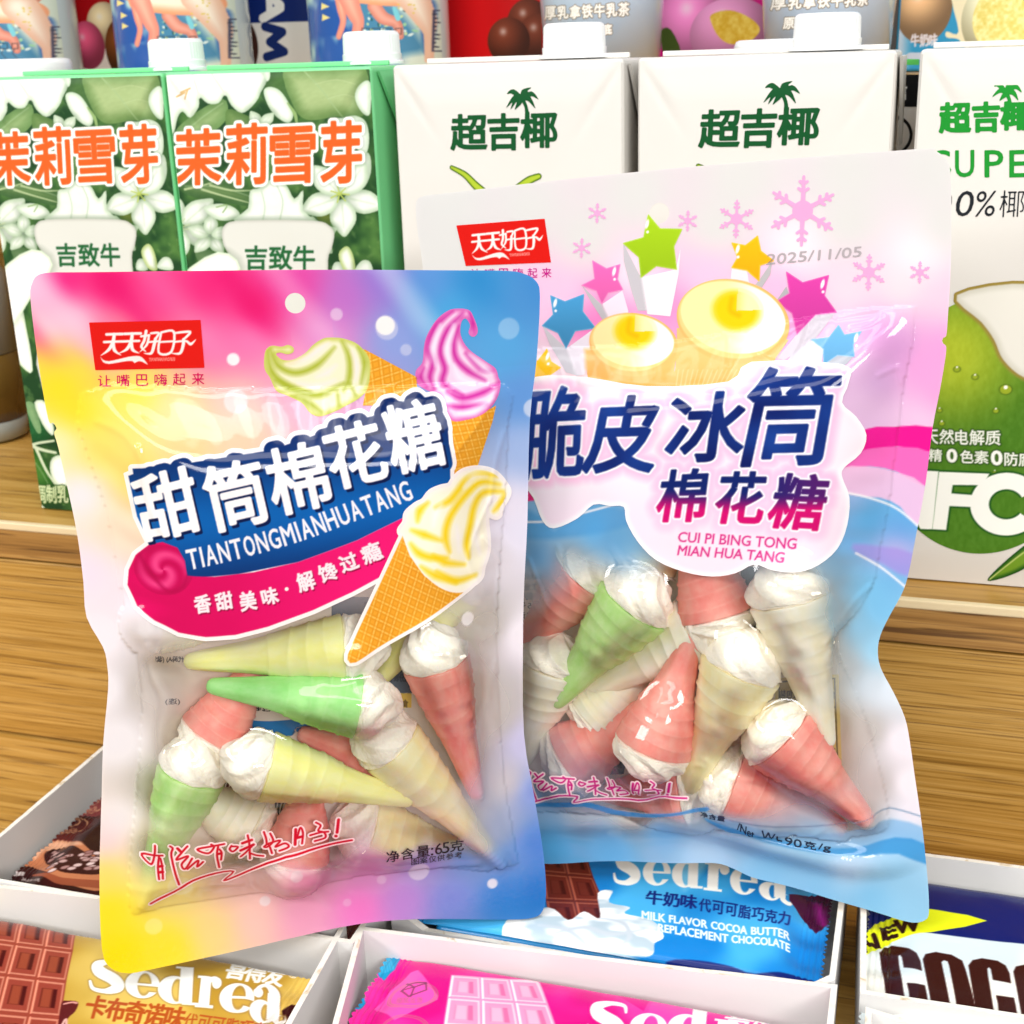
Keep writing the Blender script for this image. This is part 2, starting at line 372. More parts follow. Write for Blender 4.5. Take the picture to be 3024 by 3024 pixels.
bm = bmesh.new(); add_box(bm, -.5, .152, .001, 1.1, .49, .1875, .001); link_bm('back_step', bm, WOOD, sh)
bm = bmesh.new(); add_box(bm, -1.2, .5, -.6, 1.9, .52, .8); o = link_bm('wall', bm, plain('back_panel', (60, 56, 54), .7)); o['kind'] = 'structure'
# ------------------------------------------------------------------ drink cartons
YF = .02; CW, CH, CD = .093, .1985, .06
def hcart(x, y):                                         # pressed card front: slightly bulged, creased where the top corners fold
    W, H = CW*1000, CH*1000; e = np.minimum(np.minimum(x, W-x), np.minimum(y, H-y)); h = .15+.9*sst(e, 0, 16)+.5*(vnoise(x, y, 24, 201, 2)-.5)*sst(e, 0, 10)
    for sx in (x, W-x):
        d = (sx*.84-(H-y)*.54); h = h-.3*np.exp(-(d/1.6)**2)*sst(y, H-34, H-12)*sst(e, 0, 3)+.2*sst(d, 0, 5)*sst(y, H-40, H-8)*sst(e, 0, 4)
    return np.maximum(h, .12)
def carton(name, x0, label, group, body_mat, cap_dx, cap_dy, cap_r=.0122, side_flap=True):
    t = thing(name, (x0, YF, 0), label, 'drink carton', group)
    bm = bmesh.new(); add_box(bm, x0, YF, 0, x0+CW, YF+CD, CH, .0016, 3)
    for v in bm.verts:                                   # the top is a little crowned and the walls a little soft
        u = (v.co.x-x0)/CW
        if v.co.z > CH-.0005: v.co.z += .0006*math.sin(u*math.pi)
    link_bm('carton_body', bm, body_mat, t, sm=False)
    bm = bmesh.new(); add_box(bm, x0+.004, YF+CD*.47, CH+.0002, x0+CW-.004, YF+CD*.5, CH+.0022, .0004); link_bm('top_seam', bm, body_mat, t)
    if side_flap:                                        # folded ear glued down the right wall
        bm = bmesh.new(); xr = x0+CW; vs = [(xr+.0008, YF+.004, CH-.002), (xr+.0008, YF+CD-.004, CH-.002), (xr+.0016, YF+CD*.5, CH-.034)]
        a = [bm.verts.new(q) for q in vs]; b = [bm.verts.new((q[0]+.0012, q[1], q[2])) for q in vs]
        bm.faces.new(a[::-1]); bm.faces.new(b)
        for i in range(3): bm.faces.new((a[i], a[(i+1) % 3], b[(i+1) % 3], b[i]))
        link_bm('folded_ear', bm, body_mat, t)
    cx, cy = x0+cap_dx, YF+cap_dy; rb = lambda a, z: 1+.006*(1 if math.sin(a*46) > 0 else -1) if .0045 < z < .0125 else 1
    bm = bmesh.new(); add_lathe(bm, [(.0002, cap_r*1.12), (.0012, cap_r*1.12), (.0016, cap_r*1.06)], cx, cy, CH+.0005, 64); link_bm('spout_flange', bm, CAPW, t, sm=False)
    bm = bmesh.new(); add_lathe(bm, [(.0017, cap_r*1.02), (.0042, cap_r*1.03), (.0044, cap_r*.99), (.005, cap_r*.99), (.0118, cap_r*.97), (.0128, cap_r*.93), (.0133, cap_r*.86), (.0135, 0.0001)], cx, cy, CH+.0005, 184, rb)
    link_bm('screw_cap', bm, CAPW, t, sm=False)
    return t
CAPW = plain('cap_plastic', (238, 240, 240), .3, .5)
GREEN_BODY = plain('green_card', (124, 212, 146), .4, .4, (60, .1, .0008))

# --- green jasmine carton: printed front, drawn once on the carton that shows most of it
XG2, XG1 = .0963, .0022
sg2 = Surf((XG2, YF, 0), (1, 0, 0), (0, 0, 1), hcart); sg1 = Surf((XG1, YF, 0), (1, 0, 0), (0, 0, 1), hcart)
tg = carton('jasmine_carton', XG2, 'green jasmine drink carton directly beside the white cartons, its title fully visible', 'green jasmine drink cartons', GREEN_BODY, CW-.0165, .041)
c = Canvas(sg2, box=(1, 0.6, CW*1000-.4, CH*1000-1.0), res=.27); X, Y = c.X, c.Y
c.f = np.minimum(np.minimum(X-1.1, CW*1000-.5-X), np.minimum(Y-.8, CH*1000-1.1-Y))
n1 = vnoise(X, Y, 9, 3, 3)[..., None]; n2 = vnoise(X+Y*.6, Y-X*.5, 3.5, 5, 2)[..., None]
bg = mix(C(20, 58, 24), C(78, 122, 52), sst(n1, .35, .8)); bg = mix(bg, C(120, 154, 84), .4*sst(n2, .62, .85))
c.paint(np.full(X.shape, 1.), bg, cut=False)
def leaf(pts, a, b, rib=None, sm=4):
    sd = c.poly(pts, sm, 9.); col = mix(a, b, sst(sd, 0, 7)[..., None]) + .05*(vnoise(X*.7+Y, Y*2-X, 2.5, 11, 2)[..., None]-.5)
    c.paint(sd, col, cut=False)
    if rib: c.paint(c.line(rib, .28), a*.5+.5*C(220, 235, 190), cut=False, amt=.7)
def petal(pts, sm=4, tint=C(206, 222, 196), hi=C(252, 252, 247), shadow=True):
    sd = c.poly(pts, sm, 6.)
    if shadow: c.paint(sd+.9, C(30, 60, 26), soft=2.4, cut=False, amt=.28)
    g = mix(tint, hi, sst(sd, 0, 2.6)[..., None])+.03*(vnoise(X, Y, 1.8, 21, 2)[..., None]-.5)
    c.paint(sd, g-.03*(vnoise(X*1.1+Y*.4, Y*.5-X*.2, 2.4, 23)[..., None]-.5)*(sst(sd, 0, 2)[..., None]), cut=False)
leaf(z1((1250, 330), (1370, 325), (1400, 420), (1430, 560), (1340, 570), (1270, 500), (1230, 420)), C(44, 84, 36), C(70, 108, 46))
leaf(z1((1365, 325), (1580, 322), (1740, 325), (1742, 520), (1690, 562), (1600, 555), (1480, 572), (1420, 545), (1385, 480), (1355, 400)), C(108, 140, 74), C(172, 190, 128), z1((1440, 330), (1540, 440), (1640, 570)))
c.paint(c.line(z1((1500, 400), (1600, 380), (1690, 400)), .18), C(200, 214, 160), cut=False, amt=.5); c.paint(c.line(z1((1560, 470), (1640, 450), (1720, 480)), .18), C(200, 214, 160), cut=False, amt=.5)
leaf(z1((830, 640), (900, 560), (1060, 470), (1080, 560), (1000, 640), (900, 700)), C(112, 148, 84), C(158, 182, 122), z1((850, 650), (960, 560), (1060, 490)))
leaf(z1((1080, 520), (1200, 560), (1290, 600), (1180, 640), (1090, 640)), C(96, 130, 66), C(136, 160, 96))
leaf(z1((860, 880), (1000, 850), (1210, 920), (1215, 980), (1050, 960), (900, 930)), C(60, 96, 48), C(120, 146, 86), z1((880, 885), (1040, 890), (1210, 940)))
leaf(z1((930, 1190), (1000, 1190), (1030, 1230), (1010, 1260), (950, 1250)), C(98, 130, 82), C(140, 166, 116))
leaf(z1((1510, 1010), (1550, 995), (1585, 1020), (1580, 1060), (1540, 1066), (1508, 1040)), C(90, 104, 30), C(148, 152, 62))
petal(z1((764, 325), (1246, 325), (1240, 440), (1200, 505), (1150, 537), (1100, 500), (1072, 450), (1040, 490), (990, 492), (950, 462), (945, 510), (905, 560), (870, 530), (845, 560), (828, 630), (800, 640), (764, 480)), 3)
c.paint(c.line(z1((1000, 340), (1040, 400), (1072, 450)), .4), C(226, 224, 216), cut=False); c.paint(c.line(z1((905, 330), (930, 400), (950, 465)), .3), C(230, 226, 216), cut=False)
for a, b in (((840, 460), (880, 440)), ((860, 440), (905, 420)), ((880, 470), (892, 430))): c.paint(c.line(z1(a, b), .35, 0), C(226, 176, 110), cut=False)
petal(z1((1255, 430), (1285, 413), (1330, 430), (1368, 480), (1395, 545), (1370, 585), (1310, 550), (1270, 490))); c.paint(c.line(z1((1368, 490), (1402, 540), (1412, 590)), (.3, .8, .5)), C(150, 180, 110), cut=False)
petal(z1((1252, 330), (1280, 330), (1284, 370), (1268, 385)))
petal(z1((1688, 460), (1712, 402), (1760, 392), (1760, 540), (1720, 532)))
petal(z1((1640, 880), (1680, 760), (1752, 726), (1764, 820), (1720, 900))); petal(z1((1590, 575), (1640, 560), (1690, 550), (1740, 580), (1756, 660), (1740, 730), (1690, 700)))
def flower(cx, cy, r, rot, n=5, sq=.9):
    for k in range(n):
        a = rot+2*math.pi*k/n; petal(z1(*[(cx+r*(u*math.cos(a)-w*math.sin(a)), cy+r*sq*(u*math.sin(a)+w*math.cos(a))) for u, w in ((.06, 0), (.3, .26), (.62, .3), (.9, .14), (1.04, 0), (.9, -.14), (.62, -.3), (.3, -.26))]), 3, C(198, 216, 186))
        c.paint(c.line(z1((cx+r*.2*math.cos(a), cy+r*.2*sq*math.sin(a)), (cx+r*.8*math.cos(a), cy+r*.8*sq*math.sin(a))), (.3, .08)), C(206, 222, 190), soft=.5, cut=False, amt=.8)
flower(1625, 935, 205, .25); flower(1500, 1130, 110, .8); flower(1240, 600, 90, .4)
for a in range(7): q = (1615+45*math.cos(a*.9), 925+38*math.sin(a*.9)); c.paint(c.line(z1((1615, 920), q), .3, 0), C(190, 204, 92), cut=False)
flower(862, 1075, 200, .5); flower(1000, 1120, 110, 1.0)
for q in ((850, 1030), (880, 1040), (905, 1065), (900, 1090), (870, 1085)): c.paint(c.line(z1((835, 1090), q), .2, 0), C(196, 206, 160), cut=False)
petal(z1((968, 990), (1040, 968), (1110, 985), (1142, 1022), (1100, 1047), (1030, 1042))); c.paint(c.line(z1((1030, 985), (1080, 975), (1060, 1010)), .3), C(150, 180, 120), cut=False)
for p in (((880, 900), (950, 885), (1010, 868)), ((1000, 880), (1100, 905), (1210, 905)), ((960, 900), (1060, 930), (1190, 965))): c.paint(c.line(z1(*p), (.5, .35, .2)), C(186, 204, 150), cut=False)
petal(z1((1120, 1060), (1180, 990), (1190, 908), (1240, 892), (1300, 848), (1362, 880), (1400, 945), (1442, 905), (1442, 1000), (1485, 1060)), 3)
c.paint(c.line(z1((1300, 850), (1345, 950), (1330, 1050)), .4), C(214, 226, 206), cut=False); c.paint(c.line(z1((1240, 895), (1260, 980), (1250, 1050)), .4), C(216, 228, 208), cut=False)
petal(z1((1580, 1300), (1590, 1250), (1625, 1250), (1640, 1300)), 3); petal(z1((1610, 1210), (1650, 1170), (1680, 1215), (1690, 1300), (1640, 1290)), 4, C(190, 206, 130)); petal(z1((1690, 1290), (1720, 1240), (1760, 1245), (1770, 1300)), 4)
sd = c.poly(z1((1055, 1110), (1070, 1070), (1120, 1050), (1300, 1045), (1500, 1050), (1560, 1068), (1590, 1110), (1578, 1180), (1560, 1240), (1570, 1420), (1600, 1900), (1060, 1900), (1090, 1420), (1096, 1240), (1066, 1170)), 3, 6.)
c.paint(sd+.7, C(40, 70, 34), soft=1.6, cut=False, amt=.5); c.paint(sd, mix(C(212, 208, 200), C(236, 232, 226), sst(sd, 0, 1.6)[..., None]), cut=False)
DKG = C(22, 92, 44)
for ch, x0, x1 in (('吉', 1168, 1268), ('致', 1282, 1388), ('牛', 1398, 1496)): c.paint(c.text(ch, z1(*rect(x0, 1170, x1, 1282)))+.28, DKG, cut=False)
ti = np.full(X.shape, -9.)
for ch, q in (('茉', (838, 616, 1048, 876)), ('莉', (1080, 590, 1268, 874)), ('雪', (1288, 606, 1496, 868)), ('芽', (1530, 578, 1716, 868))):
    ti = np.maximum(ti, c.text(ch, z1((q[0], q[1]+6), (q[2], q[1]-4), (q[2], q[3]-6), (q[0], q[3]+4)), 3.))
c.paint(ti+2.3, C(70, 100, 80), soft=1.6, cut=False, amt=.55); c.paint(ti+1.75, C(246, 244, 238), cut=False); c.paint(ti+.62, C(232, 92, 32), cut=False)
c.surf = sg1                                             # the lower left part shows on the neighbour: trace it there
leaf(zh((60, 0), (240, 0), (280, 130), (210, 190), (100, 190)), C(24, 78, 40), C(32, 96, 50)); leaf(zh((130, -10), (180, -10), (215, 120), (190, 130)), C(120, 160, 110), C(150, 180, 130))
leaf(zh((105, 220), (200, 240), (260, 330), (270, 400), (200, 420), (150, 400), (140, 320)), C(42, 96, 34), C(70, 122, 48), zh((110, 225), (190, 300), (250, 400)))
petal(zh((180, -20), (240, -20), (280, 110), (270, 150), (220, 90)), 3); petal(zh((92, 232), (130, 258), (142, 330), (134, 400), (160, 420), (168, 485), (215, 508), (232, 548), (90, 560)), 3); petal(zh((272, 268), (340, 262), (360, 400), (300, 410), (262, 340)), 3)
for p in (((95, 198), (150, 205), (200, 190), (280, 178)), ((190, 222), (240, 330), (290, 405)), ((150, 200), (220, 225), (290, 240))): c.paint(c.line(zh(*p), (.9, .8, .6, .5)[:len(p)]), C(206, 220, 186), cut=False)
petal(zf((-40, 560), (30, 555), (50, 620), (62, 700), (40, 690), (10, 650), (-40, 640)), 3); petal(zf((-5, 520), (60, 470), (100, 500), (60, 560), (20, 620), (-10, 600)), 3)
for ch, x0, x1 in (('调', 182, 236), ('制', 240, 292), ('乳', 297, 352)): 
    sd = c.text(ch, zh((x0, 408), (x1, 412), (x1+3, 502), (x0+3, 496))); c.paint(sd+.75, C(40, 82, 30), cut=False); c.paint(sd+.2, C(206, 220, 172), cut=False)
c.surf = sg2; c.emit('front_print', tg, INK_CARD, .15)
copy_thing(tg, (XG1, YF, 0), 'green jasmine drink carton at the far left, partly cut off, its foot visible')

# --- white coconut cartons
def front_panel(t, s):
    c = Canvas(s, box=(0, 0, CW*1000, CH*1000), res=.8); c.f = np.minimum(np.minimum(c.X-.9, CW*1000-.9-c.X), np.minimum(c.Y-.7, CH*1000-.9-c.Y)); c.emit('front_panel', t, WHITE_CARD, .02)
def palm(c, z, crown, trunk, fronds, col, w=1.):
    c.paint(c.line(z(crown, *trunk), (.7*w, .65*w, .9*w)), col)
    for f in fronds: c.paint(c.line(z(crown, *f), (.75*w, .95*w, .05)), col)
def super_logo(c, z, boxes, col):
    for ch, q in zip('超吉椰', boxes):
        sd = c.text(ch, z((q[0], q[1]), (q[2], q[1]-5), (q[2], q[3]-2), (q[0], q[3])), 2.); c.paint(sd+.42, col)
XW1, XW2, XS = .1983, .2965, .3972
tw = carton('coconut_carton', XW1, 'white coconut drink carton with dark green palm logo, standing next to the green cartons', 'white coconut drink cartons', WHITE_CARD, .066, .031, .0125)
sw = Surf((XW1, YF, 0), (1, 0, 0), (0, 0, 1), hcart); front_panel(tw, sw); c = Canvas(sw, z2((520, 400), (1060, 920)), res=.2, pad=2); G = C(14, 78, 38)
super_logo(c, z2, ((536, 548, 704, 712), (712, 545, 856, 712), (868, 538, 1036, 700)), G)
palm(c, z2, (874, 470), ((892, 510), (898, 562)), (((830, 436), (800, 446)), ((880, 436), (916, 416)), ((915, 446), (950, 472)), ((905, 470), (936, 516)), ((840, 462), (798, 512)), ((858, 490), (838, 522)), ((846, 470), (818, 520)), ((890, 440), (890, 420))), G)
for p, r in ((((538, 796), (600, 830), (650, 880), (690, 915)), (.9, 1.3, 1.6, 1.8)), (((952, 838), (905, 858), (850, 900)), (1.2, 1.6, 1.8))):
    sd = c.line(z2(*p), r); c.paint(sd, mix(C(60, 96, 20), C(168, 190, 50), sst(sd, 0, 1.)[..., None]))
c.emit('front_print', tw, INK_CARD, .15)
copy_thing(tw, (XW2, YF, 0), 'white coconut drink carton with dark green palm logo, directly behind the larger bag')

ts = carton('coconut_carton', XS, 'white coconut water carton with a big green coconut picture and large white letters', 'white coconut drink cartons', WHITE_CARD, .052, .031, .0125)
ss = Surf((XS, YF, 0), (1, 0, 0), (0, 0, 1), hcart); front_panel(ts, ss); c = Canvas(ss, box=(.8, .8, CW*1000-.8, 186), res=.27); X, Y = c.X, c.Y
edge = np.minimum(np.minimum(X-1, CW*1000-1-X), Y-1.)
G2 = C(26, 138, 44); super_logo(c, z3, ((1532, 492, 1676, 630), (1690, 490, 1812, 626), (1824, 488, 1966, 616)), G2)
palm(c, z3, (1850, 444), ((1864, 480), (1862, 505)), (((1812, 402), (1790, 412)), ((1858, 408), (1890, 392)), ((1890, 412), (1922, 440)), ((1880, 440), (1905, 478)), ((1820, 430), (1780, 462)), ((1836, 456), (1815, 480))), G2, .85)
for ch, x0, x1 in (('S', 1496, 1584), ('U', 1606, 1694), ('P', 1746, 1832), ('E', 1864, 1940), ('R', 1984, 2074)): c.paint(c.text(ch, z3((x0, 716), (x1, 714), (x1, 840), (x0, 842)))+.15, G2)
for ch, x0, x1 in (('1', 1432, 1470), ('0', 1500, 1586), ('0', 1606, 1690), ('%', 1698, 1796)): c.paint(c.text(ch, z3((x0+14, 908), (x1+14, 906), (x1-8, 1028), (x0-8, 1030))), C(30, 34, 40))
for ch, x0, x1 in (('椰', 1812, 1930), ('子', 1944, 2056), ('水', 2070, 2186)): c.paint(c.text(ch, z3((x0+8, 904), (x1+8, 902), (x1, 1032), (x0, 1034)))-.05, C(30, 34, 40))
body = c.ell(zi((430, 330))[0], 38.5, 50.); body = np.minimum(body*1.0, edge)
ang = np.arctan2(Y-c.P(zi((430, 330)))[0, 1], X-c.P(zi((430, 330)))[0, 0]); q = c.P(zi((300, 60)))[0]
k = np.hypot(X-q[0], Y-q[1]); base = mix(C(172, 188, 48), C(74, 122, 30), sst(k, 2, 38)[..., None]); fib = vnoise(X*.35+Y*.9, Y*.12-X*1.6, 2.2, 31, 3)[..., None]
base = base+.07*(fib-.5); c.paint(body, base)
cut = c.poly(zi((330, -160), (420, -60), (466, 4), (500, 78), (576, 142), (700, 170), (800, 100), (760, -100), (600, -200)), 4, 3.); cut = np.minimum(cut, edge)
c.paint(cut+1.1, C(150, 130, 60), soft=.6); c.paint(cut, mix(C(206, 204, 190), C(228, 226, 216), sst(cut, 0, 3)[..., None]))
for x, y, r in ((508, 186, 2.), (396, 140, .95), (330, 112, 1.), (472, 264, .9), (266, 262, .8), (274, 310, .9), (468, 490, .6)):
    sd = c.ell(zi((x, y))[0], r, r*.85); c.paint(sd+.25, C(70, 96, 20), soft=.4); c.paint(sd, C(150, 168, 40)); c.paint(c.ell(zi((x, y-8))[0], r*.35), C(250, 250, 240))
WH = C(244, 245, 238)
def cw(word, x0, y0, x1, y1, dy=6, g=.12):
    sd = np.minimum(c.text(word, zi((x0, y0), (x1, y0+dy), (x1, y1+dy), (x0, y1)))+g, edge); c.paint(np.minimum(sd+.5, edge), C(36, 66, 18), soft=.3, amt=.8); c.paint(sd, WH)
cw('天', 210, 332, 262, 384, 1); cw('然', 266, 332, 318, 384, 1); cw('电', 324, 334, 370, 386, 1); cw('解', 376, 334, 430, 388, 1); cw('质', 434, 336, 488, 388, 1)
cw('糖', 168, 402, 222, 448, 1); cw('精', 226, 404, 274, 448, 1); cw('0', 294, 404, 328, 450, 2, .3); cw('色', 342, 408, 390, 454, 1); cw('素', 394, 410, 444, 456, 1); cw('0', 456, 410, 494, 460, 2, .3); cw('防', 504, 416, 552, 464, 1); cw('腐', 556, 418, 606, 466, 1); cw('剂', 610, 420, 660, 468, 1)
Npts = ((84, 478), (135, 480), (196, 592), (206, 482), (262, 485), (240, 697), (196, 696), (132, 576), (118, 692), (66, 688)); Fp = ((264, 487), (448, 494), (424, 536), (314, 535), (309, 566), (388, 572), (384, 616), (302, 612), (290, 700), (240, 697))
ltr = np.maximum(c.poly(zi(*Npts)), c.poly(zi(*Fp)))
q = c.P(zi((510, 606)))[0]; rr = np.hypot((X-q[0])/1.03, Y-q[1]); a = np.arctan2(Y-q[1], X-q[0]); ro = abs(c.P(zi((510, 490)))[0, 1]-q[1]); ring = np.minimum(np.minimum(ro-rr, rr-ro*.48), np.where(np.abs(a) < .55, -1, 2))
ltr = np.minimum(np.maximum(ltr, ring), edge); c.paint(np.minimum(ltr+.8, edge), C(30, 84, 24)); c.paint(ltr, WH)
sd = np.minimum(c.poly(zi((440, 885), (480, 838), (540, 785), (600, 740), (660, 715), (640, 790), (580, 840), (500, 875)), 3, 4.), edge); c.paint(sd, mix(C(26, 78, 20), C(110, 150, 40), sst(sd, 0, 2.5)[..., None])); c.paint(c.line(zi((450, 880), (550, 800), (640, 735)), .25), C(190, 205, 120), cut=False)
c.emit('front_print', ts, INK_CARD, .15)
# ------------------------------------------------------------------ things standing behind the cartons
zj = Z(0, 0, 1000/1932); zk = Z(900, 0, 1100/1932); zl = Z(1900, 0, 1124/1932)
YB, ZB = .186, .1878                                     # axis of the bottles, top of the back step
def px_x(px, y): return float(at_y([px], y)[0, 0])
# glass bottles in printed sleeves
bxl, bxr = px_x(zj((704, 150))[0], YB), px_x(zj((1397, 150))[0], YB); BR = (bxr-bxl)/2*.985; BX = (bxl+bxr)/2
GLASSY = plain('bottle_base', (196, 206, 206), .12, .5, None, .5)
tb = thing('sleeved_bottle', (BX, YB, ZB), 'bottle in a blue animal-leg sleeve behind the cap of the far left green carton', 'drink bottle', 'sleeved bottles behind the cartons')
bm = bmesh.new(); add_lathe(bm, [(0, BR*.9), (.002, BR*.97), (.006, BR*.985), (.13, BR*.985), (.15, BR*.8), (.17, BR*.5), (.175, BR*.5)], BX, YB, ZB, 64); link_bm('bottle_body', bm, GLASSY, tb, sm=True)
bm = bmesh.new(); add_lathe(bm, [(.1752, BR*.55), (.197, BR*.55), (.199, BR*.5), (.1992, .0001)], BX, YB, ZB, 64); link_bm('bottle_cap', bm, CAPW, tb, sm=True)
cyl = lambda R: (lambda x, y: np.sqrt(np.maximum(R*R-x*x, 0)))
sb = Surf((BX, YB, ZB), (1, 0, 0), (0, 0, 1), cyl(BR*1000)); r_ = BR*1000*.985
c = Canvas(sb, box=(-r_, 4, r_, 128), res=.3); X, Y = c.X, c.Y; c.f = np.minimum(np.minimum(X+r_, r_-X), np.minimum(Y-4.5, 127-Y))
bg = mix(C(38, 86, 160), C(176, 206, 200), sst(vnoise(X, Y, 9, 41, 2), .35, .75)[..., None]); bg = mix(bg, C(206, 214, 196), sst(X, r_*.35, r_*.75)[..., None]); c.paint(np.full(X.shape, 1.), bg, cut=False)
bl = C(30, 82, 158)
c.paint(c.poly(zj((1215, 85), (1290, 50), (1340, 120), (1300, 340), (1250, 330), (1230, 200)), 3), bl, cut=False, soft=.8); c.paint(c.poly(zj((706, 60), (745, 90), (800, 170), (830, 240), (720, 240)), 3), bl, cut=False, soft=.8)
c.paint(c.poly(zj((840, 70), (1060, 90), (1230, 260), (1230, 340), (900, 350), (870, 150)), 3), C(70, 128, 160), cut=False, soft=2.)
for k in range(40):
    x, y = RNG.uniform(860, 1230), RNG.uniform(100, 250); c.paint(c.ell(zj((x, y))[0], RNG.uniform(.5, 1.3), RNG.uniform(.3, .8), RNG.uniform(0, 180)), (C(150, 196, 150), C(40, 90, 96), C(196, 210, 150), C(214, 226, 216))[k % 4], cut=False)
pe = C(240, 192, 160); pk = C(222, 132, 112); cr = C(240, 226, 206)
def limb(z, pts, r, a, b, sm=5):
    sd = c.line(z(*pts), r, sm); sd = np.minimum(sd, c.f); c.paint(sd, mix(a, b, sst(sd, 0, max(np.atleast_1d(r))*.9)[..., None]), cut=False)
limb(zj, ((960, 90), (1010, 150), (1085, 180), (1110, 250)), (3.2, 3, 2.2, 1.6), C(206, 124, 104), C(228, 158, 138))
limb(zj, ((720, -120), (980, -90), (1100, -110)), (10, 12, 10), C(200, 120, 96), C(240, 196, 164)); limb(zj, ((780, 0), (1000, 10), (1180, 20)), (5, 6.4, 6), C(232, 152, 108), C(240, 226, 200))
limb(zj, ((780, -20), (790, 90), (805, 170), (790, 250)), (4.5, 2.6, 1.7, 1.6), pk, pe); limb(zj, ((800, -10), (850, 110), (880, 180), (868, 260)), (6, 4.2, 2.9, 2.4), pk, C(236, 170, 146))
limb(zj, ((1130, -10), (1190, 70), (1250, 160), (1282, 240), (1288, 380)), (7, 5.4, 3.6, 1.7, 1.4), C(226, 178, 150), cr)
for k in range(14): c.paint(c.ell(zj((RNG.uniform(1080, 1210), RNG.uniform(-10, 130)))[0], .4), C(222, 192, 90), cut=False)
sd = c.poly(zj((1060, 95), (1085, 100), (1110, 155), (1085, 165)), 3); c.paint(sd, C(120, 196, 206), cut=False)
for x, y in ((735, 90), (742, 150), (720, 20)): c.paint(c.poly(zj((x-22, y-20), (x+6, y), (x-20, y+18)), 0), C(238, 214, 130), cut=False)
bx = c.poly(zj(*rect(1310, 110, 1400, 330)), 0); c.paint(np.minimum(bx+.35, .35-bx), C(70, 72, 96), cut=False)
for k in range(9): c.paint(c.line(zj((1322, 130+k*22), (1350+13*(k % 3), 132+k*22)), .38, 0), C(60, 64, 80), cut=False)
for x, w in ((920, 40), (975, 46), (1035, 44), (1100, 34)): c.paint(np.abs(c.poly(zj(*rect(x-w/2, 208, x+w/2, 240)), 0))*-1+.16, C(40, 44, 50), cut=False); c.paint(c.line(zj((x, 236), (x-14, 268), (x+14, 300)), .16, 0), C(60, 70, 80), cut=False)
c.emit('sleeve', tb, INK_SLEEVE, .12)
for p, lab in (((zj((61, 100))[0]), 'bottle in a blue animal-leg sleeve, cut off in the top left corner'), (zf((717, 60))[0], 'bottle in a blue animal-leg sleeve, between a navy box and a red box')):
    copy_thing(tb, (px_x(p, YB), YB, ZB), lab)
# boxes at the very back
def back_box(name, p0, p1, y, body, label, h=.16, d=.05):
    x0, x1 = px_x(p0, y), px_x(p1, y); t = thing(name, (x0, y, ZB), label, 'snack box', None)
    bm = bmesh.new(); add_box(bm, x0, y, ZB, x1, y+d, ZB+h, .0012); link_bm('box_body', bm, plain(name+'_card', body, .35, .4), t)
    w = (x1-x0)*1000; c = Canvas(Surf((x0, y, ZB), (1, 0, 0), (0, 0, 1)), box=(.8, .8, w-.8, h*1000-.8), res=.3)
    c.f = np.minimum(np.minimum(c.X-1.2, w-1.2-c.X), np.minimum(c.Y-1.2, h*1000-1.2-c.Y)); c.paint(np.full(c.X.shape, 1.), C(*body), cut=False)
    return t, c
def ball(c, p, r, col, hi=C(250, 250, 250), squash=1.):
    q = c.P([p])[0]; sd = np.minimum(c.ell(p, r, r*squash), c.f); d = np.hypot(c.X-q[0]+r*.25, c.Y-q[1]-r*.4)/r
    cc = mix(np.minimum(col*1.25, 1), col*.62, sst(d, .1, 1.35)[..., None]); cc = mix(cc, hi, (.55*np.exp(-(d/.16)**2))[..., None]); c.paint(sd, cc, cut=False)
YX = .222
t, c = back_box('candy_ball_box', zj((370, 100))[0], zj((745, 100))[0], YX, (166, 12, 20), 'dark red box with pink, cream and brown balls, between the two left bottles')
c.paint(np.minimum(c.poly(zj((300, 198), (800, 198), (800, 600), (300, 600)), 0), c.f), C(226, 216, 206), cut=False)
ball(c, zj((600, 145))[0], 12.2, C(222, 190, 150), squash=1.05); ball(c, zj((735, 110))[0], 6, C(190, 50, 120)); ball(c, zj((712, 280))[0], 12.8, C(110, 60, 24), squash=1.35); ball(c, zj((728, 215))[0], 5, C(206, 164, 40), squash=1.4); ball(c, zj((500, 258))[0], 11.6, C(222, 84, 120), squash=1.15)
c.emit('front_print', t, INK_CARD, .12)
t, c = back_box('lettered_box', zj((1370, 100))[0], zj((1860, 100))[0], YX, (12, 34, 98), 'navy and white box with big sideways letters, between two sleeved bottles')
c.paint(np.minimum(c.poly(zj((1432, 132), (1900, 118), (1900, 600), (1440, 600)), 0), c.f), C(216, 212, 206), cut=False)
c.paint(np.minimum(c.ell(zj((1400, 260))[0], 8, 14), c.f), C(58, 30, 24), cut=False)
A = lambda *p: c.line(zj(*p), 2.4, 0)
c.paint(np.minimum(np.maximum(np.maximum(A((1500, 105), (1600, 45)), A((1600, 30), (1525, -40))), c.line(zj((1540, 85), (1536, 0)), 2., 0)), c.f), C(222, 220, 214), cut=False)
c.paint(np.minimum(np.max([A(*p) for p in (((1512, 152), (1612, 182)), ((1612, 182), (1540, 240)), ((1540, 240), (1622, 294)), ((1622, 294), (1522, 325)))], axis=0), c.f), C(18, 38, 96), cut=False)
sd = c.poly(zj(*rect(1792, 178, 1860, 345)), 0); c.paint(np.minimum(sd+.3, .3-sd), C(90, 90, 96), cut=False)
for k in range(5): c.paint(c.line(zj((1805, 215+k*28), (1850, 215+k*28)), .9, 0), C(70, 74, 84), cut=False)
c.emit('front_print', t, INK_CARD, .12)
t, c = back_box('chocolate_ball_box', zk((690, 100))[0], zk((1238, 100))[0], YX, (186, 10, 18), 'bright red box with brown chocolate balls, left of the first grey cup')
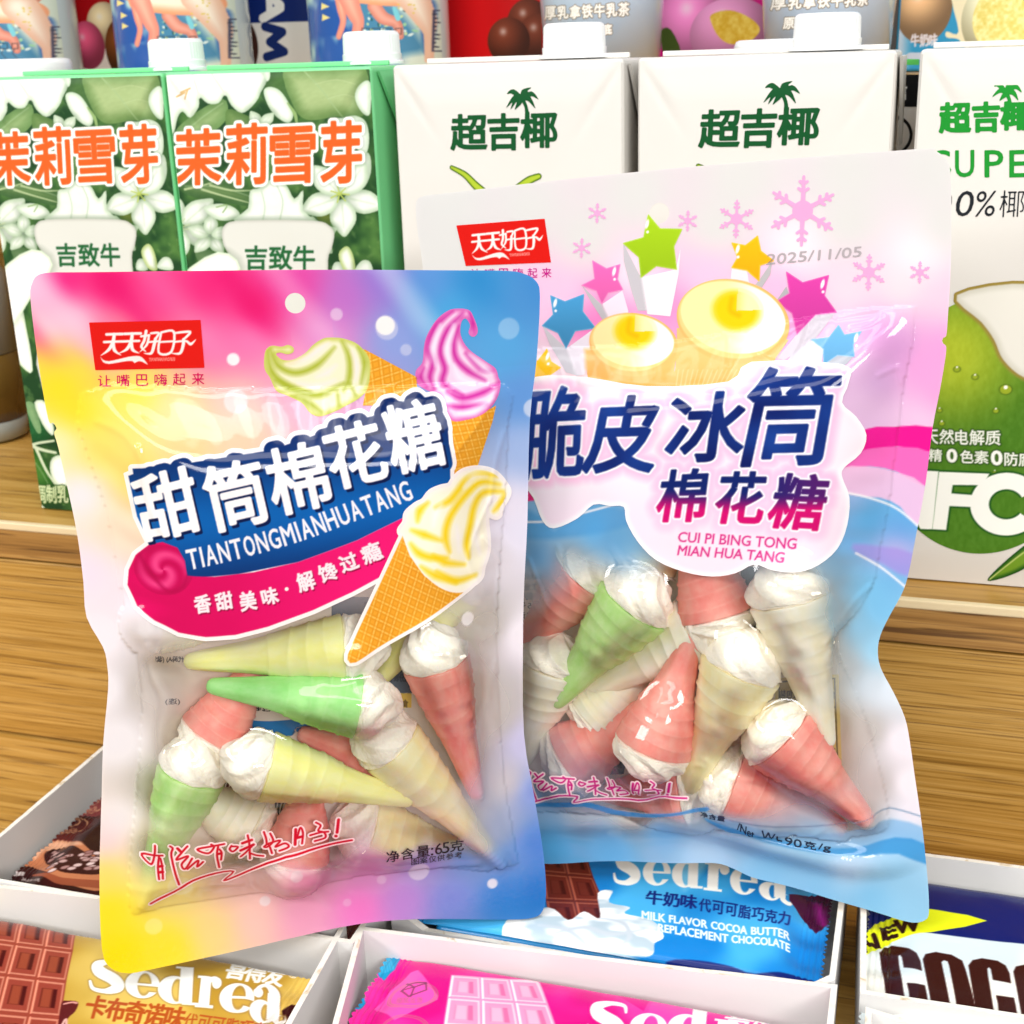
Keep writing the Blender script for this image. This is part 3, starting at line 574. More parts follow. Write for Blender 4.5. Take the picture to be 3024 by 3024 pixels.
c.paint(np.full(c.X.shape, 1.), mix(C(150, 6, 14), C(206, 14, 20), sst(c.X, 0, 26)[..., None]), cut=False)
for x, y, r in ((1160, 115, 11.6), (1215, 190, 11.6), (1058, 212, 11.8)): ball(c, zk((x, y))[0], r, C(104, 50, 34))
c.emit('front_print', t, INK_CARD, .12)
t, c = back_box('plum_candy_box', zl((60, 100))[0], zl((640, 100))[0], YX, (196, 16, 122), 'magenta box with pink balls and a yellow crumb centre, between the two grey cups')
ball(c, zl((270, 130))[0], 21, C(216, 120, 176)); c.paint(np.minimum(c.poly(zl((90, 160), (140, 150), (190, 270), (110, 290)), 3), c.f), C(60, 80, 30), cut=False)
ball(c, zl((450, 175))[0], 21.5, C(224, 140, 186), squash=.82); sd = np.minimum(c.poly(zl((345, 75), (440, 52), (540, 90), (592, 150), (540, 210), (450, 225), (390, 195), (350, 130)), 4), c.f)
c.paint(sd, mix(C(222, 176, 40), C(246, 224, 110), vnoise(c.X, c.Y, 1.6, 51, 2)[..., None]), cut=False); c.emit('front_print', t, INK_CARD, .12)
t, c = back_box('milk_candy_box', zl((1290, 100))[0], zl((2100, 100))[0], YX, (56, 150, 192), 'sky blue box with cream crumb balls and pale lettering, rightmost of the boxes')
c.paint(np.full(c.X.shape, 1.), mix(C(190, 206, 222), C(52, 150, 196), sst(c.X, 1, 9)[..., None]), cut=False)
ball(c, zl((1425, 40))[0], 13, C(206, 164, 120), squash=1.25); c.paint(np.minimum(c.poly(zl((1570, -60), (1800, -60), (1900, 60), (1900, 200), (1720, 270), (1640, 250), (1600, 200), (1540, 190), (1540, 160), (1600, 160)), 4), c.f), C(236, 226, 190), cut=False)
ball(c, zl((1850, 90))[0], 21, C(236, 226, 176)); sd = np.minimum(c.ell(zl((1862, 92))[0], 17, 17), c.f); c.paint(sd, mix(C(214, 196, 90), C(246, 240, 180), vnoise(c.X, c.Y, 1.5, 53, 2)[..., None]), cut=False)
for ch, x in zip('牛奶味', (1358, 1404, 1450)): c.paint(np.minimum(c.text(ch, zl((x, 176), (x+42, 170), (x+42, 232), (x, 238)))+.2, c.f), C(226, 220, 226), cut=False)
for k in range(9): c.paint(np.minimum(c.line(zl((1352+k*26, 285), (1368+k*26, 284)), 1.6, 0), c.f), C(196, 206, 222), cut=False)
c.emit('front_print', t, INK_CARD, .12)
# grey cups
cl, cr_ = px_x(zk((1224, 60))[0], YB), px_x(zk((1868, 60))[0], YB); UX = (cl+cr_)/2; UR = (cr_-cl)/2*.985
CUP = plain('cup_plastic', (190, 204, 220), .16, .5, None, .4); CREAM = plain('cup_cream', (236, 228, 206), .3)
tc = thing('milk_tea_cup', (UX, YB, ZB), 'pale grey milk tea cup with outlined lettering, behind the middle white carton cap', 'drink cup', 'grey milk tea cups behind the cartons')
RB = lambda z: UR*(.9+.1*(z/.045))
bm = bmesh.new(); add_lathe(bm, [(0, RB(0)*.95), (.0015, RB(0)*.99), (.009, RB(.009))], UX, YB, ZB, 64); link_bm('cup_base', bm, CREAM, tc, sm=True)
bm = bmesh.new(); add_lathe(bm, [(.0092, RB(.0092)), (.045, RB(.045)), (.115, RB(.115)), (.117, RB(.115)*1.04), (.12, RB(.115)*1.04), (.1205, .0001)], UX, YB, ZB, 64); link_bm('cup_wall', bm, CUP, tc, sm=True)
sc_ = Surf((UX, YB, ZB), (1, 0, 0), (0, 0, 1), lambda x, y: np.sqrt(np.maximum((UR*1000*(.9+.1*y/45))**2-x*x, 0))); c = Canvas(sc_, box=(-UR*850, 10, UR*850, 60), res=.25)
x0 = zl((614, 0))[0][0]; dx = zk((1224, 60))[0][0]-x0
def cuptxt(word, boxes):
    for ch, q in zip(word, boxes): sd = c.text(ch, q); c.paint(sd+.55, C(120, 104, 84)); c.paint(sd+.2, C(246, 240, 230))
cuptxt('厚乳拿铁牛乳茶', [zk((1250+i*63, 36-i*3.6), (1304+i*63, 33-i*3.6), (1304+i*63, 98-i*3), (1250+i*63, 104-i*3)) for i in range(7)])
cuptxt('原叶鲜泡茶底', [zk((1300+i*50, 142-i*3), (1342+i*50, 140-i*3), (1342+i*50, 192-i*3), (1300+i*50, 195-i*3)) for i in range(6)])
c.emit('cup_lettering', tc, INK_SLEEVE, .12)
copy_thing(tc, (px_x(zl((950, 60))[0], YB), YB-.012, ZB), 'pale grey milk tea cup with outlined lettering, between magenta box and sky blue box')
# black labelled carton seen through the gap, jar at the far left
gx0, gx1 = px_x(zl((1190, 400))[0], .088), px_x(zl((1420, 400))[0], .088)
t = thing('black_label_carton', (gx0, .088, 0), 'white carton with a black band, glimpsed in the gap between two coconut cartons', 'drink carton')
bm = bmesh.new(); add_box(bm, gx0, .088, 0, gx1, .145, .178, .0015); link_bm('carton_body', bm, WHITE_CARD, t)
sg = Surf((gx0, .088, 0), (1, 0, 0), (0, 0, 1)); c = Canvas(sg, zl((1200, 300), (1420, 760)), res=.25); c.paint(c.poly(zl(*rect(1262, 378, 1400, 542)), 0), C(14, 14, 16)); c.paint(c.text('信', zl(*rect(1262, 428, 1336, 506)))+.2, C(236, 236, 232), cut=False)
sd = c.ell(zl((1262, 690))[0], 8); c.paint(np.minimum(sd, 1.2-sd), C(20, 20, 22)); sd = c.poly(zl(*rect(1230, 300, 1400, 330)), 0); c.paint(sd, C(90, 190, 90)); c.emit('front_print', t, INK_CARD, .12)
jx = float(at_z(zf((-5, 840)), 0)[0, 0])-.018; jy = float(at_z(zf((-5, 825)), 0)[0, 1])
t = thing('glass_jar', (jx, jy, 0), 'clear jar with brown contents on the shelf, half hidden at the far left edge', 'jar')
bm = bmesh.new(); add_lathe(bm, [(.0003, .02), (.002, .0235), (.012, .024), (.0122, .0001)], jx, jy, 0, 48); link_bm('jar_base', bm, plain('jar_glass', (150, 152, 146), .08, .6, None, .6), t, sm=True)
bm = bmesh.new(); add_lathe(bm, [(.0124, .0236), (.05, .0238), (.0505, .0001)], jx, jy, 0, 48); link_bm('jar_contents', bm, plain('brown_contents', (104, 78, 34), .2, .5, (90, .2, .001), .4), t, sm=True)
bm = bmesh.new(); add_lathe(bm, [(.0507, .0238), (.095, .0232), (.1, .02), (.112, .02), (.1125, .0001)], jx, jy, 0, 48); link_bm('jar_lid', bm, plain('grey_lid', (150, 150, 148), .3), t, sm=True)

for p, r, lab in ((zj((150, 380))[0], .0225, 'round white cap of a second-row carton behind the far left green carton'), (zl((690, 245))[0], .019, 'round white lid of a tub behind the middle of the larger bag\'s carton')):
    q = at_y([p], .112)[0]; t = thing('second_row_carton', (q[0], .112, 0), lab, 'tub', None); zt = float(q[2])  # plain round stand-in for a second-row carton, only its cap shows
    bm = bmesh.new(); add_lathe(bm, [(.0005, r*.85), (zt-.012, r*.95)], q[0], .112, 0, 56); link_bm('second_row_body', bm, WHITE_CARD, t, sm=True)
    bm = bmesh.new(); add_lathe(bm, [(zt-.0118, r), (zt+.001, r), (zt+.003, r*.96), (zt+.0036, r*.88), (zt+.0038, .0001)], q[0], .112, 0, 56); link_bm('second_row_cap', bm, CAPW, t, sm=True)
# ------------------------------------------------------------------ corrugated display trays and the chocolate bars in them
RIM = -.08; FLOOR = -.1148
def corr_mat():
    mt, nt, b = new_mat('corrugated_edge'); v = coords(nt, 150, 150, 900); n = noise_tex(nt, v, 1., 3, .6, .8)
    nt.links.new(ramp(nt, n, [(.2, (150, 122, 88)), (.3, (206, 188, 158)), (.38, (230, 224, 212)), (.7, (236, 232, 226))]), b.inputs['Base Color']); b.inputs['Roughness'].default_value = .85
    bump(nt, b, n, .6, .001); return mt
CORR = corr_mat(); TRAY = plain('tray_card', (216, 214, 212), .6, .3, (260, .1, .0006))
def corner(px): return at_z([px], RIM)[0, :2]
def tray(label, pts, th=.0019, name='display_tray', drop=0.):  # rim corners RL RR FR FL
    P = [np.array(p[:2], float) for p in pts]; cen = sum(P)/4; t = thing(name, (cen[0], cen[1], FLOOR), label, 'display tray', 'white corrugated display trays')
    ins = []
    for i in range(4):                                   # inner corners
        a, b, d = P[i-1], P[i], P[(i+1) % 4]; u = (b-a)/np.linalg.norm(b-a); w = (d-b)/np.linalg.norm(d-b); n1 = np.array([u[1], -u[0]]); n2 = np.array([w[1], -w[0]])
        if n1@(cen-b) < 0: n1 = -n1
        if n2@(cen-b) < 0: n2 = -n2
        bis = n1+n2; ins.append(b+bis*th/(1+n1@n2))
    for i in range(4):
        j = (i+1) % 4; bm = bmesh.new(); NS = 26; rows = []
        rg = np.random.default_rng(i*7+len(label)); wob = np.cumsum(rg.normal(0, 1, NS+1)); wob = (wob-np.linspace(wob[0], wob[-1], NS+1))*.00007
        for k in range(NS+1):
            f = k/NS; o = P[i]*(1-f)+P[j]*f; n = ins[i]*(1-f)+ins[j]*f; z = RIM+float(np.clip(wob[k], -.0004, .0004))-(drop*min(1., f*14, (1-f)*14) if i == 2 else 0)
            rows.append([bm.verts.new((*o, FLOOR)), bm.verts.new((*o, z)), bm.verts.new((*n, z)), bm.verts.new((*n, FLOOR))])
        for a, b in zip(rows[:-1], rows[1:]):
            for q in range(3):
                f = bm.faces.new((a[q], a[q+1], b[q+1], b[q])); f.material_index = 1 if q == 1 else 0
        bm.faces.new(rows[0]); bm.faces.new(rows[-1][::-1])
        bmesh.ops.recalc_face_normals(bm, faces=bm.faces)
        link_bm('tray_wall', bm, [TRAY, CORR], t)
    bm = bmesh.new(); vs = [bm.verts.new((*p, FLOOR+.0003)) for p in ins]; ws = [bm.verts.new((*p, FLOOR+.012)) for p in ins]
    bm.faces.new(ws); bm.faces.new(vs[::-1])
    for i in range(4): bm.faces.new((vs[i], vs[(i+1) % 4], ws[(i+1) % 4], ws[i]))
    bmesh.ops.recalc_face_normals(bm, faces=bm.faces); link_bm('tray_floor', bm, TRAY, t)
    return t
cn = corner; b1, b2 = cn((1022, 2732)), cn((861, 3024)); b3 = b1+(b2-b1)*2.1; d1, d2 = cn((1060, 2735)), cn((985, 3010)); d3 = d1+(d2-d1)*2.6
tray('white tray holding the dark brown chocolate bar', [cn(zf((195, 1407))[0]), (.2365, -.0545), (.2362, -.1515), (.0752, -.1525)])
tray('white tray in the bottom left corner holding the gold chocolate bar', [(.0785, -.155), b1, b3, (.078, -.262)])
tray('white tray under the larger bag holding the blue chocolate bar', [(.2398, -.05), (.3926, -.05), (.3926, -.1283), (.2402, -.1283)], drop=.0085)
tray('white tray at the bottom centre holding the pink chocolate bar', [d1, (.3935, -.1305), (.3942, -.255), d3])
e1, e2 = cn(zc((640, 1556))[0]), cn(zc((1932, 1752))[0]); k = (.56-e1[0])/(e2[0]-e1[0])
tray('white tray at the right edge holding the white and navy chocolate bar', [(.3962, -.049), (.56, -.046), e1+(e2-e1)*k, e1])
f1, f2 = cn(zc((684, 1662))[0]), cn(zc((1120, 1800))[0]); k = (.56-f1[0])/(f2[0]-f1[0]); fr = f1+(f2-f1)*k
tray('empty pale tray whose corner shows in the bottom right corner of the picture', [f1, fr, (.56, -.26), (.405, -.26)])

def fat(c, ch, quad):                                    # heavy slab-serif letters, built as fields in a unit box
    q = c.P(quad); O = q[3]; ex = (q[2]-q[3]+q[1]-q[0])/2; ey = (q[0]-q[3]+q[1]-q[2])/2; M_ = np.linalg.inv(np.array([ex, ey]).T); S = math.sqrt(abs(ex[0]*ey[1]-ex[1]*ey[0]))
    u = M_[0, 0]*(c.X-O[0])+M_[0, 1]*(c.Y-O[1]); v = M_[1, 0]*(c.X-O[0])+M_[1, 1]*(c.Y-O[1])
    el = lambda cx, cy, rx, ry: (1-np.hypot((u-cx)/rx, (v-cy)/ry))*min(rx, ry)
    bx = lambda a, b, d, e: np.minimum(np.minimum(u-a, b-u), np.minimum(v-d, e-v)); U = lambda *a: np.max(a, axis=0); I = lambda *a: np.min(a, axis=0)
    if ch == 'e':
        f = I(el(.5, .5, .5, .5), -el(.56, .5, .2, .41)); f = I(f, -bx(.62, 1.1, .24, .45)); f = U(f, I(bx(.3, .97, .45, .53), el(.5, .5, .5, .5)))
    elif ch == 'd':
        f = U(I(el(.4, .36, .4, .36), -el(.47, .35, .14, .29)), bx(.52, .84, .02, 1.), bx(.4, .7, .94, 1.), bx(.6, 1., 0, .06))
    elif ch == 'r':
        f = U(bx(.14, .58, 0, .97), bx(0, .74, 0, .08), bx(0, .5, .9, .98), el(.82, .78, .2, .19), I(el(.72, .7, .3, .3), -el(.72, .62, .2, .2), v-.7))
    elif ch == 'a':
        f = U(I(el(.35, .28, .35, .29), -el(.44, .28, .12, .21)), bx(.48, .84, .12, .76), I(el(.46, .7, .38, .31), -el(.38, .68, .14, .22), v-.62), el(.2, .73, .14, .13), I(el(.86, .14, .2, .15), -el(.92, .2, .1, .09)))
    else:
        P = smooth([(.92, .74), (.86, .93), (.55, .97), (.24, .84), (.3, .62), (.66, .42), (.78, .2), (.5, .04), (.16, .08), (.06, .3)], 6, False); R = np.interp(np.linspace(0, 9, len(P)), range(10), [.03, .05, .07, .14, .18, .18, .15, .07, .05, .03])
        f = np.full(u.shape, -9.)
        for (a, b, ra) in zip(P[:-1], P[1:], R):
            d = b-a; t = np.clip(((u-a[0])*d[0]+(v-a[1])*d[1])/(d@d), 0, 1); f = np.maximum(f, ra-np.hypot(u-a[0]-t*d[0], v-a[1]-t*d[1]))
    return f*S
def word_fat(c, word, quads):
    return np.max([fat(c, ch, q) for ch, q in zip(word, quads)], axis=0)

class Bar:                                               # flow-wrapped bar: pillow top as one printed sheet with zigzag crimped ends, plus a plain underside
    def __init__(s, name, label, x0, y0, x1, y1, z, H, base, group='wrapped chocolate bars in the trays', fin=.009, rot=0, tilt=0, ragged=(1, 1)):
        s.t = thing(name, ((x0+x1)/2, (y0+y1)/2, z-.009), label, 'chocolate bar', group); s.w = w = (x1-x0)*1000; s.l = l = (y1-y0)*1000; fin *= 1000
        ca, sa = math.cos(rot), math.sin(rot); s.base = base; sd_ = len(label)
        def h(x, y):
            e = np.minimum(sst(x, fin*.6, fin+9), sst(w-x, fin*.6, fin+9)); v = np.clip(2*y/l-1, -1, 1); p = np.maximum(1-np.abs(v)**4, 0)**.5
            cr = np.where((x < fin) | (x > w-fin), .22*np.sin(x*3.1), 0)
            return H*e*p + .9*e*(vnoise(x, y, 17, sd_, 2)-.5) + cr + .5*np.sin(y*.5+sd_)*(1-e)
        s.s = Surf((x0, y0, z), (ca, sa, 0), (-sa, ca, tilt), h); s.c = c = Canvas(s.s, box=(-1, -1, w+1, l+1), res=.3); X, Y = c.X, c.Y
        zig = np.abs((Y/2.6) % 1-.5)*2.4
        c.f = np.minimum(np.minimum(X-zig*ragged[0], w-zig*ragged[1]-X), np.minimum(Y, l-Y)); c.paint(np.full(X.shape, 1.), base, cut=False)
        bm = bmesh.new(); add_box(bm, x0+.012, y0+.001, -.1022, x1-.012, y1-.001, z-.0012, .003, 3); bmesh.ops.rotate(bm, verts=bm.verts, cent=(x0, y0, 0), matrix=Matrix.Rotation(rot, 3, 'Z'))
        link_bm('wrapper_underside', bm, plain(name+'_underside', tuple(base*255), .25), s.t, sm=True)
    def p(s, sd, col, **k): s.c.paint(np.minimum(sd, s.c.f+.5), col, cut=False, **k)
    def done(s): s.c.emit('wrapper_front', s.t, INK_WRAP, 0)
    def blocks(s, z, rows, n, base, lite, dark, lit):    # moulded chocolate squares: rows of (left point, right point)
        c = s.c
        for (a, b), (d, e) in zip(rows[:-1], rows[1:]):
            a, b, d, e = (np.array(q, float) for q in (a, b, d, e))
            for k in range(n):
                q = [a+(b-a)*k/n, a+(b-a)*(k+1)/n, d+(e-d)*(k+1)/n, d+(e-d)*k/n]; cen = sum(q)/4; ins = lambda f, o=0: [cen+(p-cen)*f+np.array([o, 0]) for p in q]
                s.p(c.poly(z(*ins(1.01))), base); s.p(c.poly(z(*ins(.9))), lite); s.p(c.poly(z(*ins(.8))), base); s.p(c.poly(z(*ins(.52))), dark); i2 = ins(.52); m1 = (i2[0]+i2[1])/2; m2 = (i2[3]+i2[2])/2
                s.p(c.poly(z(i2[0]*.9+m1*.1, m1*.6+i2[1]*.4, m2*.6+i2[2]*.4, i2[3]*.9+m2*.1)), lit, soft=.5); s.p(c.line(z(ins(.9)[0], ins(.9)[3]), .25, 0), np.minimum(lite*1.18, 1))
WHT = C(244, 244, 240)
# gold bar
g = Bar('chocolate_bar', 'gold wrapped chocolate bar printed with brown squares', .079, -.2455, .2275, -.1605, -.0905, 4.5, C(190, 152, 58)); c = g.c
g.p(np.full(c.X.shape, 1.), mix(C(168, 128, 36), C(214, 182, 92), sst(vnoise(c.X, c.Y, 26, 61, 2), .3, .7)[..., None]))
g.p(c.poly(zb((990, 830), (600, 1010), (640, 1100), (800, 1100)), 0), C(224, 194, 96), soft=3.)
g.p(c.poly(zb((70, 770), (370, 700), (300, 770), (130, 812), (85, 800)), 2), C(52, 12, 10)); g.p(c.poly(zb((640, 1200), (690, 1165), (900, 1130), (900, 1320), (660, 1320)), 0), C(54, 12, 14))
g.blocks(za, [((-25, 1205), (503, 1300)), ((-85, 1385), (475, 1455)), ((-150, 1590), (432, 1655)), ((-225, 1835), (395, 1890)), ((-320, 2110), (350, 2150))], 3, C(150, 62, 48), C(206, 128, 104), C(74, 14, 14), C(150, 66, 44))
g.p(c.poly(za((400, 1800), (440, 1780), (510, 1790), (490, 1850), (440, 1900), (430, 1990), (380, 1990)), 3), C(90, 24, 26)); g.p(c.line(za((420, 1800), (470, 1790), (500, 1795)), .4), C(216, 150, 140)); g.p(c.line(za((395, 1960), (430, 1900), (430, 1990)), .4), C(220, 170, 160))
sd = word_fat(c, 'Sedrea', [z5((300, 1062), (428, 1072), (424, 1178), (292, 1166)), z5((424, 1094), (540, 1104), (530, 1196), (414, 1186)), z5((536, 1080), (672, 1090), (664, 1216), (526, 1204)), z5((664, 1112), (744, 1120), (734, 1226), (654, 1220)), z5((742, 1134), (858, 1144), (846, 1248), (730, 1238)), z5((846, 1150), (962, 1160), (950, 1284), (834, 1266))])
g.p(sd+.35, C(150, 120, 60), soft=.5); g.p(sd, WHT)
for i, ch in enumerate('喜得发'): g.p(c.text(ch, zb((236+i*150, 800+i*26), (388+i*150, 818+i*26), (330+i*150, 952+i*26), (172+i*150, 930+i*26)))+.34, WHT)
sd = c.ell(zb((738, 914))[0], 1.5); g.p(np.minimum(sd, .28-sd), WHT); g.p(c.text('R', zb(*rect(728, 902, 750, 928)))+.02, WHT)
for i, ch in enumerate('卡布奇诺味'): g.p(c.text(ch, z5((302+i*66, 1180+i*9), (364+i*66, 1188+i*9), (344+i*66, 1262+i*9), (280+i*66, 1253+i*9)))+.3, C(170, 72, 28))
for i, ch in enumerate('代可可脂巧克力'): g.p(c.text(ch, z5((626+i*46, 1240+i*6), (668+i*46, 1246+i*6), (652+i*46, 1296+i*6), (610+i*46, 1290+i*6)))+.1, C(170, 72, 28))
g.done()
# dark brown bar
g = Bar('chocolate_bar', 'dark brown wrapped chocolate bar with a cocoa pod picture, in the far left tray', .0805, -.146, .228, -.0625, -.0955, 4.5, C(64, 16, 14)); c = g.c
g.p(np.full(c.X.shape, 1.), mix(C(40, 8, 8), C(88, 28, 24), sst(vnoise(c.X, c.Y, 22, 67, 2), .3, .75)[..., None])); g.p(c.poly(za((470, 470), (505, 340), (640, 345), (520, 470)), 0)+.6, C(176, 142, 30))
g.p(c.poly(za((385, 600), (490, 500), (560, 400), (700, 440), (700, 560), (560, 570)), 0), C(124, 56, 56))
for x, y, rx, ry in ((580, 505, 11., 7.), (448, 642, 13, 7.)):
    sd = c.ell(za((x, y))[0], rx*.62, ry*.8, 14); g.p(np.minimum(sd, .35-sd), C(196, 150, 110)); sd = c.ell(za((x+10, y-22))[0], rx*.34, ry*.34, 14); g.p(np.minimum(sd, .3-sd), C(196, 150, 110))
    for i, ch in enumerate('香浓丝滑'): g.p(c.text(ch, za(*rect(x-55+i*28, y+22-i*4, x-31+i*28, y+48-i*4))), C(206, 160, 120))
g.p(c.poly(za((135, 890), (190, 800), (260, 760), (420, 740), (560, 770), (660, 900), (660, 1060), (420, 1010), (300, 940), (220, 910)), 4), C(190, 118, 80)); g.p(c.poly(za((190, 800), (260, 765), (420, 742), (540, 760), (420, 790), (300, 800), (230, 860)), 4), C(226, 170, 136), soft=1.)
g.p(c.poly(za((290, 860), (320, 800), (420, 780), (540, 800), (660, 880), (660, 950), (500, 950), (360, 920)), 4), C(52, 16, 14))
for k in range(34):
    x, y = RNG.uniform(320, 660), RNG.uniform(800, 930); q = c.ell(za((x, y))[0], 1.7, 1., RNG.uniform(0, 60)); g.p(q+.25, C(60, 20, 18)); g.p(q, mix(C(150, 104, 100), C(226, 200, 196), RNG.random()))
g.p(c.line(za((220, 960), (330, 970), (420, 1000), (660, 1020)), (.5, 1.4, 2., 2.4)), C(150, 76, 50)); g.p(c.text('图案仅供参考', za((30, 936), (164, 940), (156, 966), (20, 958)))+.12, C(236, 230, 226)); g.p(c.text('净含量15克', za((150, 972), (262, 984), (256, 1004), (140, 992)))+.05, C(226, 220, 216)); g.done()
# blue bar
g = Bar('chocolate_bar', 'bright blue wrapped chocolate bar with a milk splash, under the larger bag', .2425, -.1258, .3885, -.0565, -.0870, 4.5, C(36, 150, 216), ragged=(1, 1)); c = g.c
g.p(np.full(c.X.shape, 1.), mix(C(20, 124, 200), C(70, 172, 228), sst(vnoise(c.X, c.Y, 20, 71, 2), .3, .7)[..., None])); g.p(c.poly(zd((640, 470), (900, 470), (700, 640)), 0), C(110, 190, 232), soft=1.5)
g.blocks(zd, [((60, 440), (262, 460)), ((76, 560), (300, 580)), ((92, 680), (345, 690)), ((110, 800), (380, 800))], 2, C(104, 36, 28), C(150, 76, 58), C(70, 18, 16), C(104, 38, 30))
sd = c.poly(zd((-80, 770), (100, 712), (190, 768), (260, 730), (330, 760), (320, 650), (385, 640), (370, 690), (460, 712), (440, 740), (560, 770), (610, 840), (570, 870), (560, 920), (480, 930), (300, 905), (100, 890), (-80, 880)), 4, 5.)
g.p(sd, mix(C(176, 194, 204), C(238, 240, 240), sst(vnoise(c.X*.5+c.Y*.6, c.Y*1.4-c.X*.4, 4.5, 73, 2), .25, .65)[..., None])); 
for p in (((120, 830), (260, 800), (380, 830), (520, 810)), ((330, 760), (430, 780), (460, 840), (420, 880)), ((60, 790), (180, 810), (260, 870))): g.p(c.line(zd(*p), (.3, .9, .9, .3)[:len(p)]), C(190, 200, 208), soft=.6)
sd = word_fat(c, 'Sedrea', [zd((392, 470), (520, 470), (512, 612), (380, 608)), zd((522, 500), (642, 504), (638, 620), (514, 614)), zd((650, 470), (784, 478), (778, 632), (642, 622)), zd((790, 510), (896, 524), (890, 646), (784, 636)), zd((904, 530), (1024, 546), (1016, 664), (896, 650)), zd((1030, 550), (1166, 570), (1166, 722), (1026, 670))]); g.p(sd, WHT)
NV = C(16, 34, 110)
for i, ch in enumerate('牛奶味'): g.p(c.text(ch, zd((536+i*76, 638+i*8), (604+i*76, 644+i*8), (600+i*76, 704+i*8), (530+i*76, 697+i*8)))+.22, NV)
for i, ch in enumerate('代可可脂巧克力'): g.p(c.text(ch, zd((768+i*58, 672+i*9.5), (818+i*58, 680+i*9.5), (814+i*58, 736+i*9.5), (762+i*58, 727+i*9.5)))+.14, NV)
for w, a, b, h in (('MILK', 514, 616, 0), ('FLAVOR', 634, 800, 0), ('COCOA', 818, 974, 0), ('BUTTER', 994, 1162, 0)): 
    y = lambda x: 728+(x-514)*.149
    g.p(c.text(w, zd((a, y(a)), (b, y(b)), (b, y(b)+35), (a, y(a)+32)))+.12, WHT)
for w, a, b in (('REPLACEMENT', 586, 892), ('CHOCOLATE', 908, 1162)):
    y = lambda x: 784+(x-586)*.157
    g.p(c.text(w, zd((a, y(a)), (b, y(b)), (b, y(b)+36), (a, y(a)+33)))+.12, WHT)
g.p(c.poly(zd((560, 1000), (620, 955), (760, 945), (900, 970), (1010, 1005), (1180, 1010), (1300, 1060), (1300, 1140), (560, 1140)), 3), NV)
g.p(c.poly(zd((1160, 655), (1360, 640), (1345, 740), (1330, 790), (1280, 828), (1225, 775), (1190, 720)), 2), C(66, 10, 54)); g.p(c.line(zd((1285, 700), (1310, 790)), 1.2, 0), C(150, 30, 130), soft=1.5); g.done()
# pink bar
g = Bar('chocolate_bar', 'hot pink wrapped chocolate bar with pale pink block picture', .2445, -.2215, .3885, -.143, -.0895, 4.5, C(232, 26, 146)); c = g.c
g.p(np.full(c.X.shape, 1.), mix(C(214, 12, 128), C(244, 60, 164), sst(vnoise(c.X, c.Y, 18, 81, 2), .3, .7)[..., None])); CY = C(26, 150, 196)
for p in (((1390, 660), (1420, 640), (1480, 690), (1600, 780), (1560, 860), (1470, 950), (1430, 910)), ((1120, 1190), (1170, 1080), (1240, 950), (1280, 990), (1320, 1140), (1290, 1180), (1150, 1215))): g.p(c.poly(zb(*p), 0)+.2, CY)
for k in range(6): g.p(c.line(zb((1408+k*22, 700+k*14), (1440+k*22, 900-k*8)), .3, 0), C(90, 190, 224), amt=.6)
g.p(c.poly(zb((1690, 890), (1750, 870), (1915, 1080), (1910, 1110), (1560, 1280), (1500, 1230), (1390, 1190)), 0), C(250, 84, 180)); g.p(c.poly(z8((880, 540), (940, 500), (1060, 560), (1000, 620), (860, 620)), 0), C(246, 70, 172)); g.p(c.poly(z8((700, 470), (900, 490), (860, 560)), 0), C(222, 20, 140))
for x, y in ((1705, 1065), (1625, 1350)):
    for r in (0, .8): sd = c.ell(zb((x, y))[0], 8.4-r, 6.6-r, 8); g.p(np.minimum(sd, .24-sd), C(176, 120, 120))
    if y < 1200:
        for p in (((1615, 1040), (1690, 985), (1815, 970), (1820, 1030), (1675, 1085), (1615, 1040)), ((1615, 1040), (1720, 1010), (1820, 975)), ((1720, 1012), (1690, 1085)), ((1660, 985), (1720, 1010))): g.p(c.line(zb(*p), .3, 0), C(130, 60, 96))
        for i, ch in enumerate('细腻丝滑'): g.p(c.text(ch, zb(*rect(1578+i*54, 1096-i*2, 1622+i*54, 1140-i*2)))+.03, C(176, 96, 130))
g.blocks(z8, [((318, 458), (562, 476)), ((308, 520), (590, 540)), ((296, 600), (618, 620)), ((284, 690), (646, 710))], 3, C(244, 150, 190), C(252, 206, 220), C(232, 110, 160), C(246, 176, 204))
sd = word_fat(c, 'Sedrea', [z8((704, 530), (822, 540), (812, 640), (690, 632)), z8((826, 562), (930, 570), (920, 652), (814, 644)), z8((930, 545), (1060, 556), (1046, 664), (920, 654)), z8((1060, 580), (1130, 588), (1120, 672), (1050, 664)), z8((1134, 600), (1240, 610), (1230, 690), (1124, 680)), z8((1240, 612), (1350, 622), (1340, 708), (1230, 698))]); g.p(sd, WHT)
for i, ch in enumerate('喜得发'): g.p(c.text(ch, z8((1108+i*72, 545+i*7), (1184+i*72, 552+i*7), (1160+i*72, 606+i*7), (1082+i*72, 598+i*7)))+.3, WHT)
sd = c.ell(z8((1318, 590))[0], 1.5); g.p(np.minimum(sd, .28-sd), WHT); g.done()
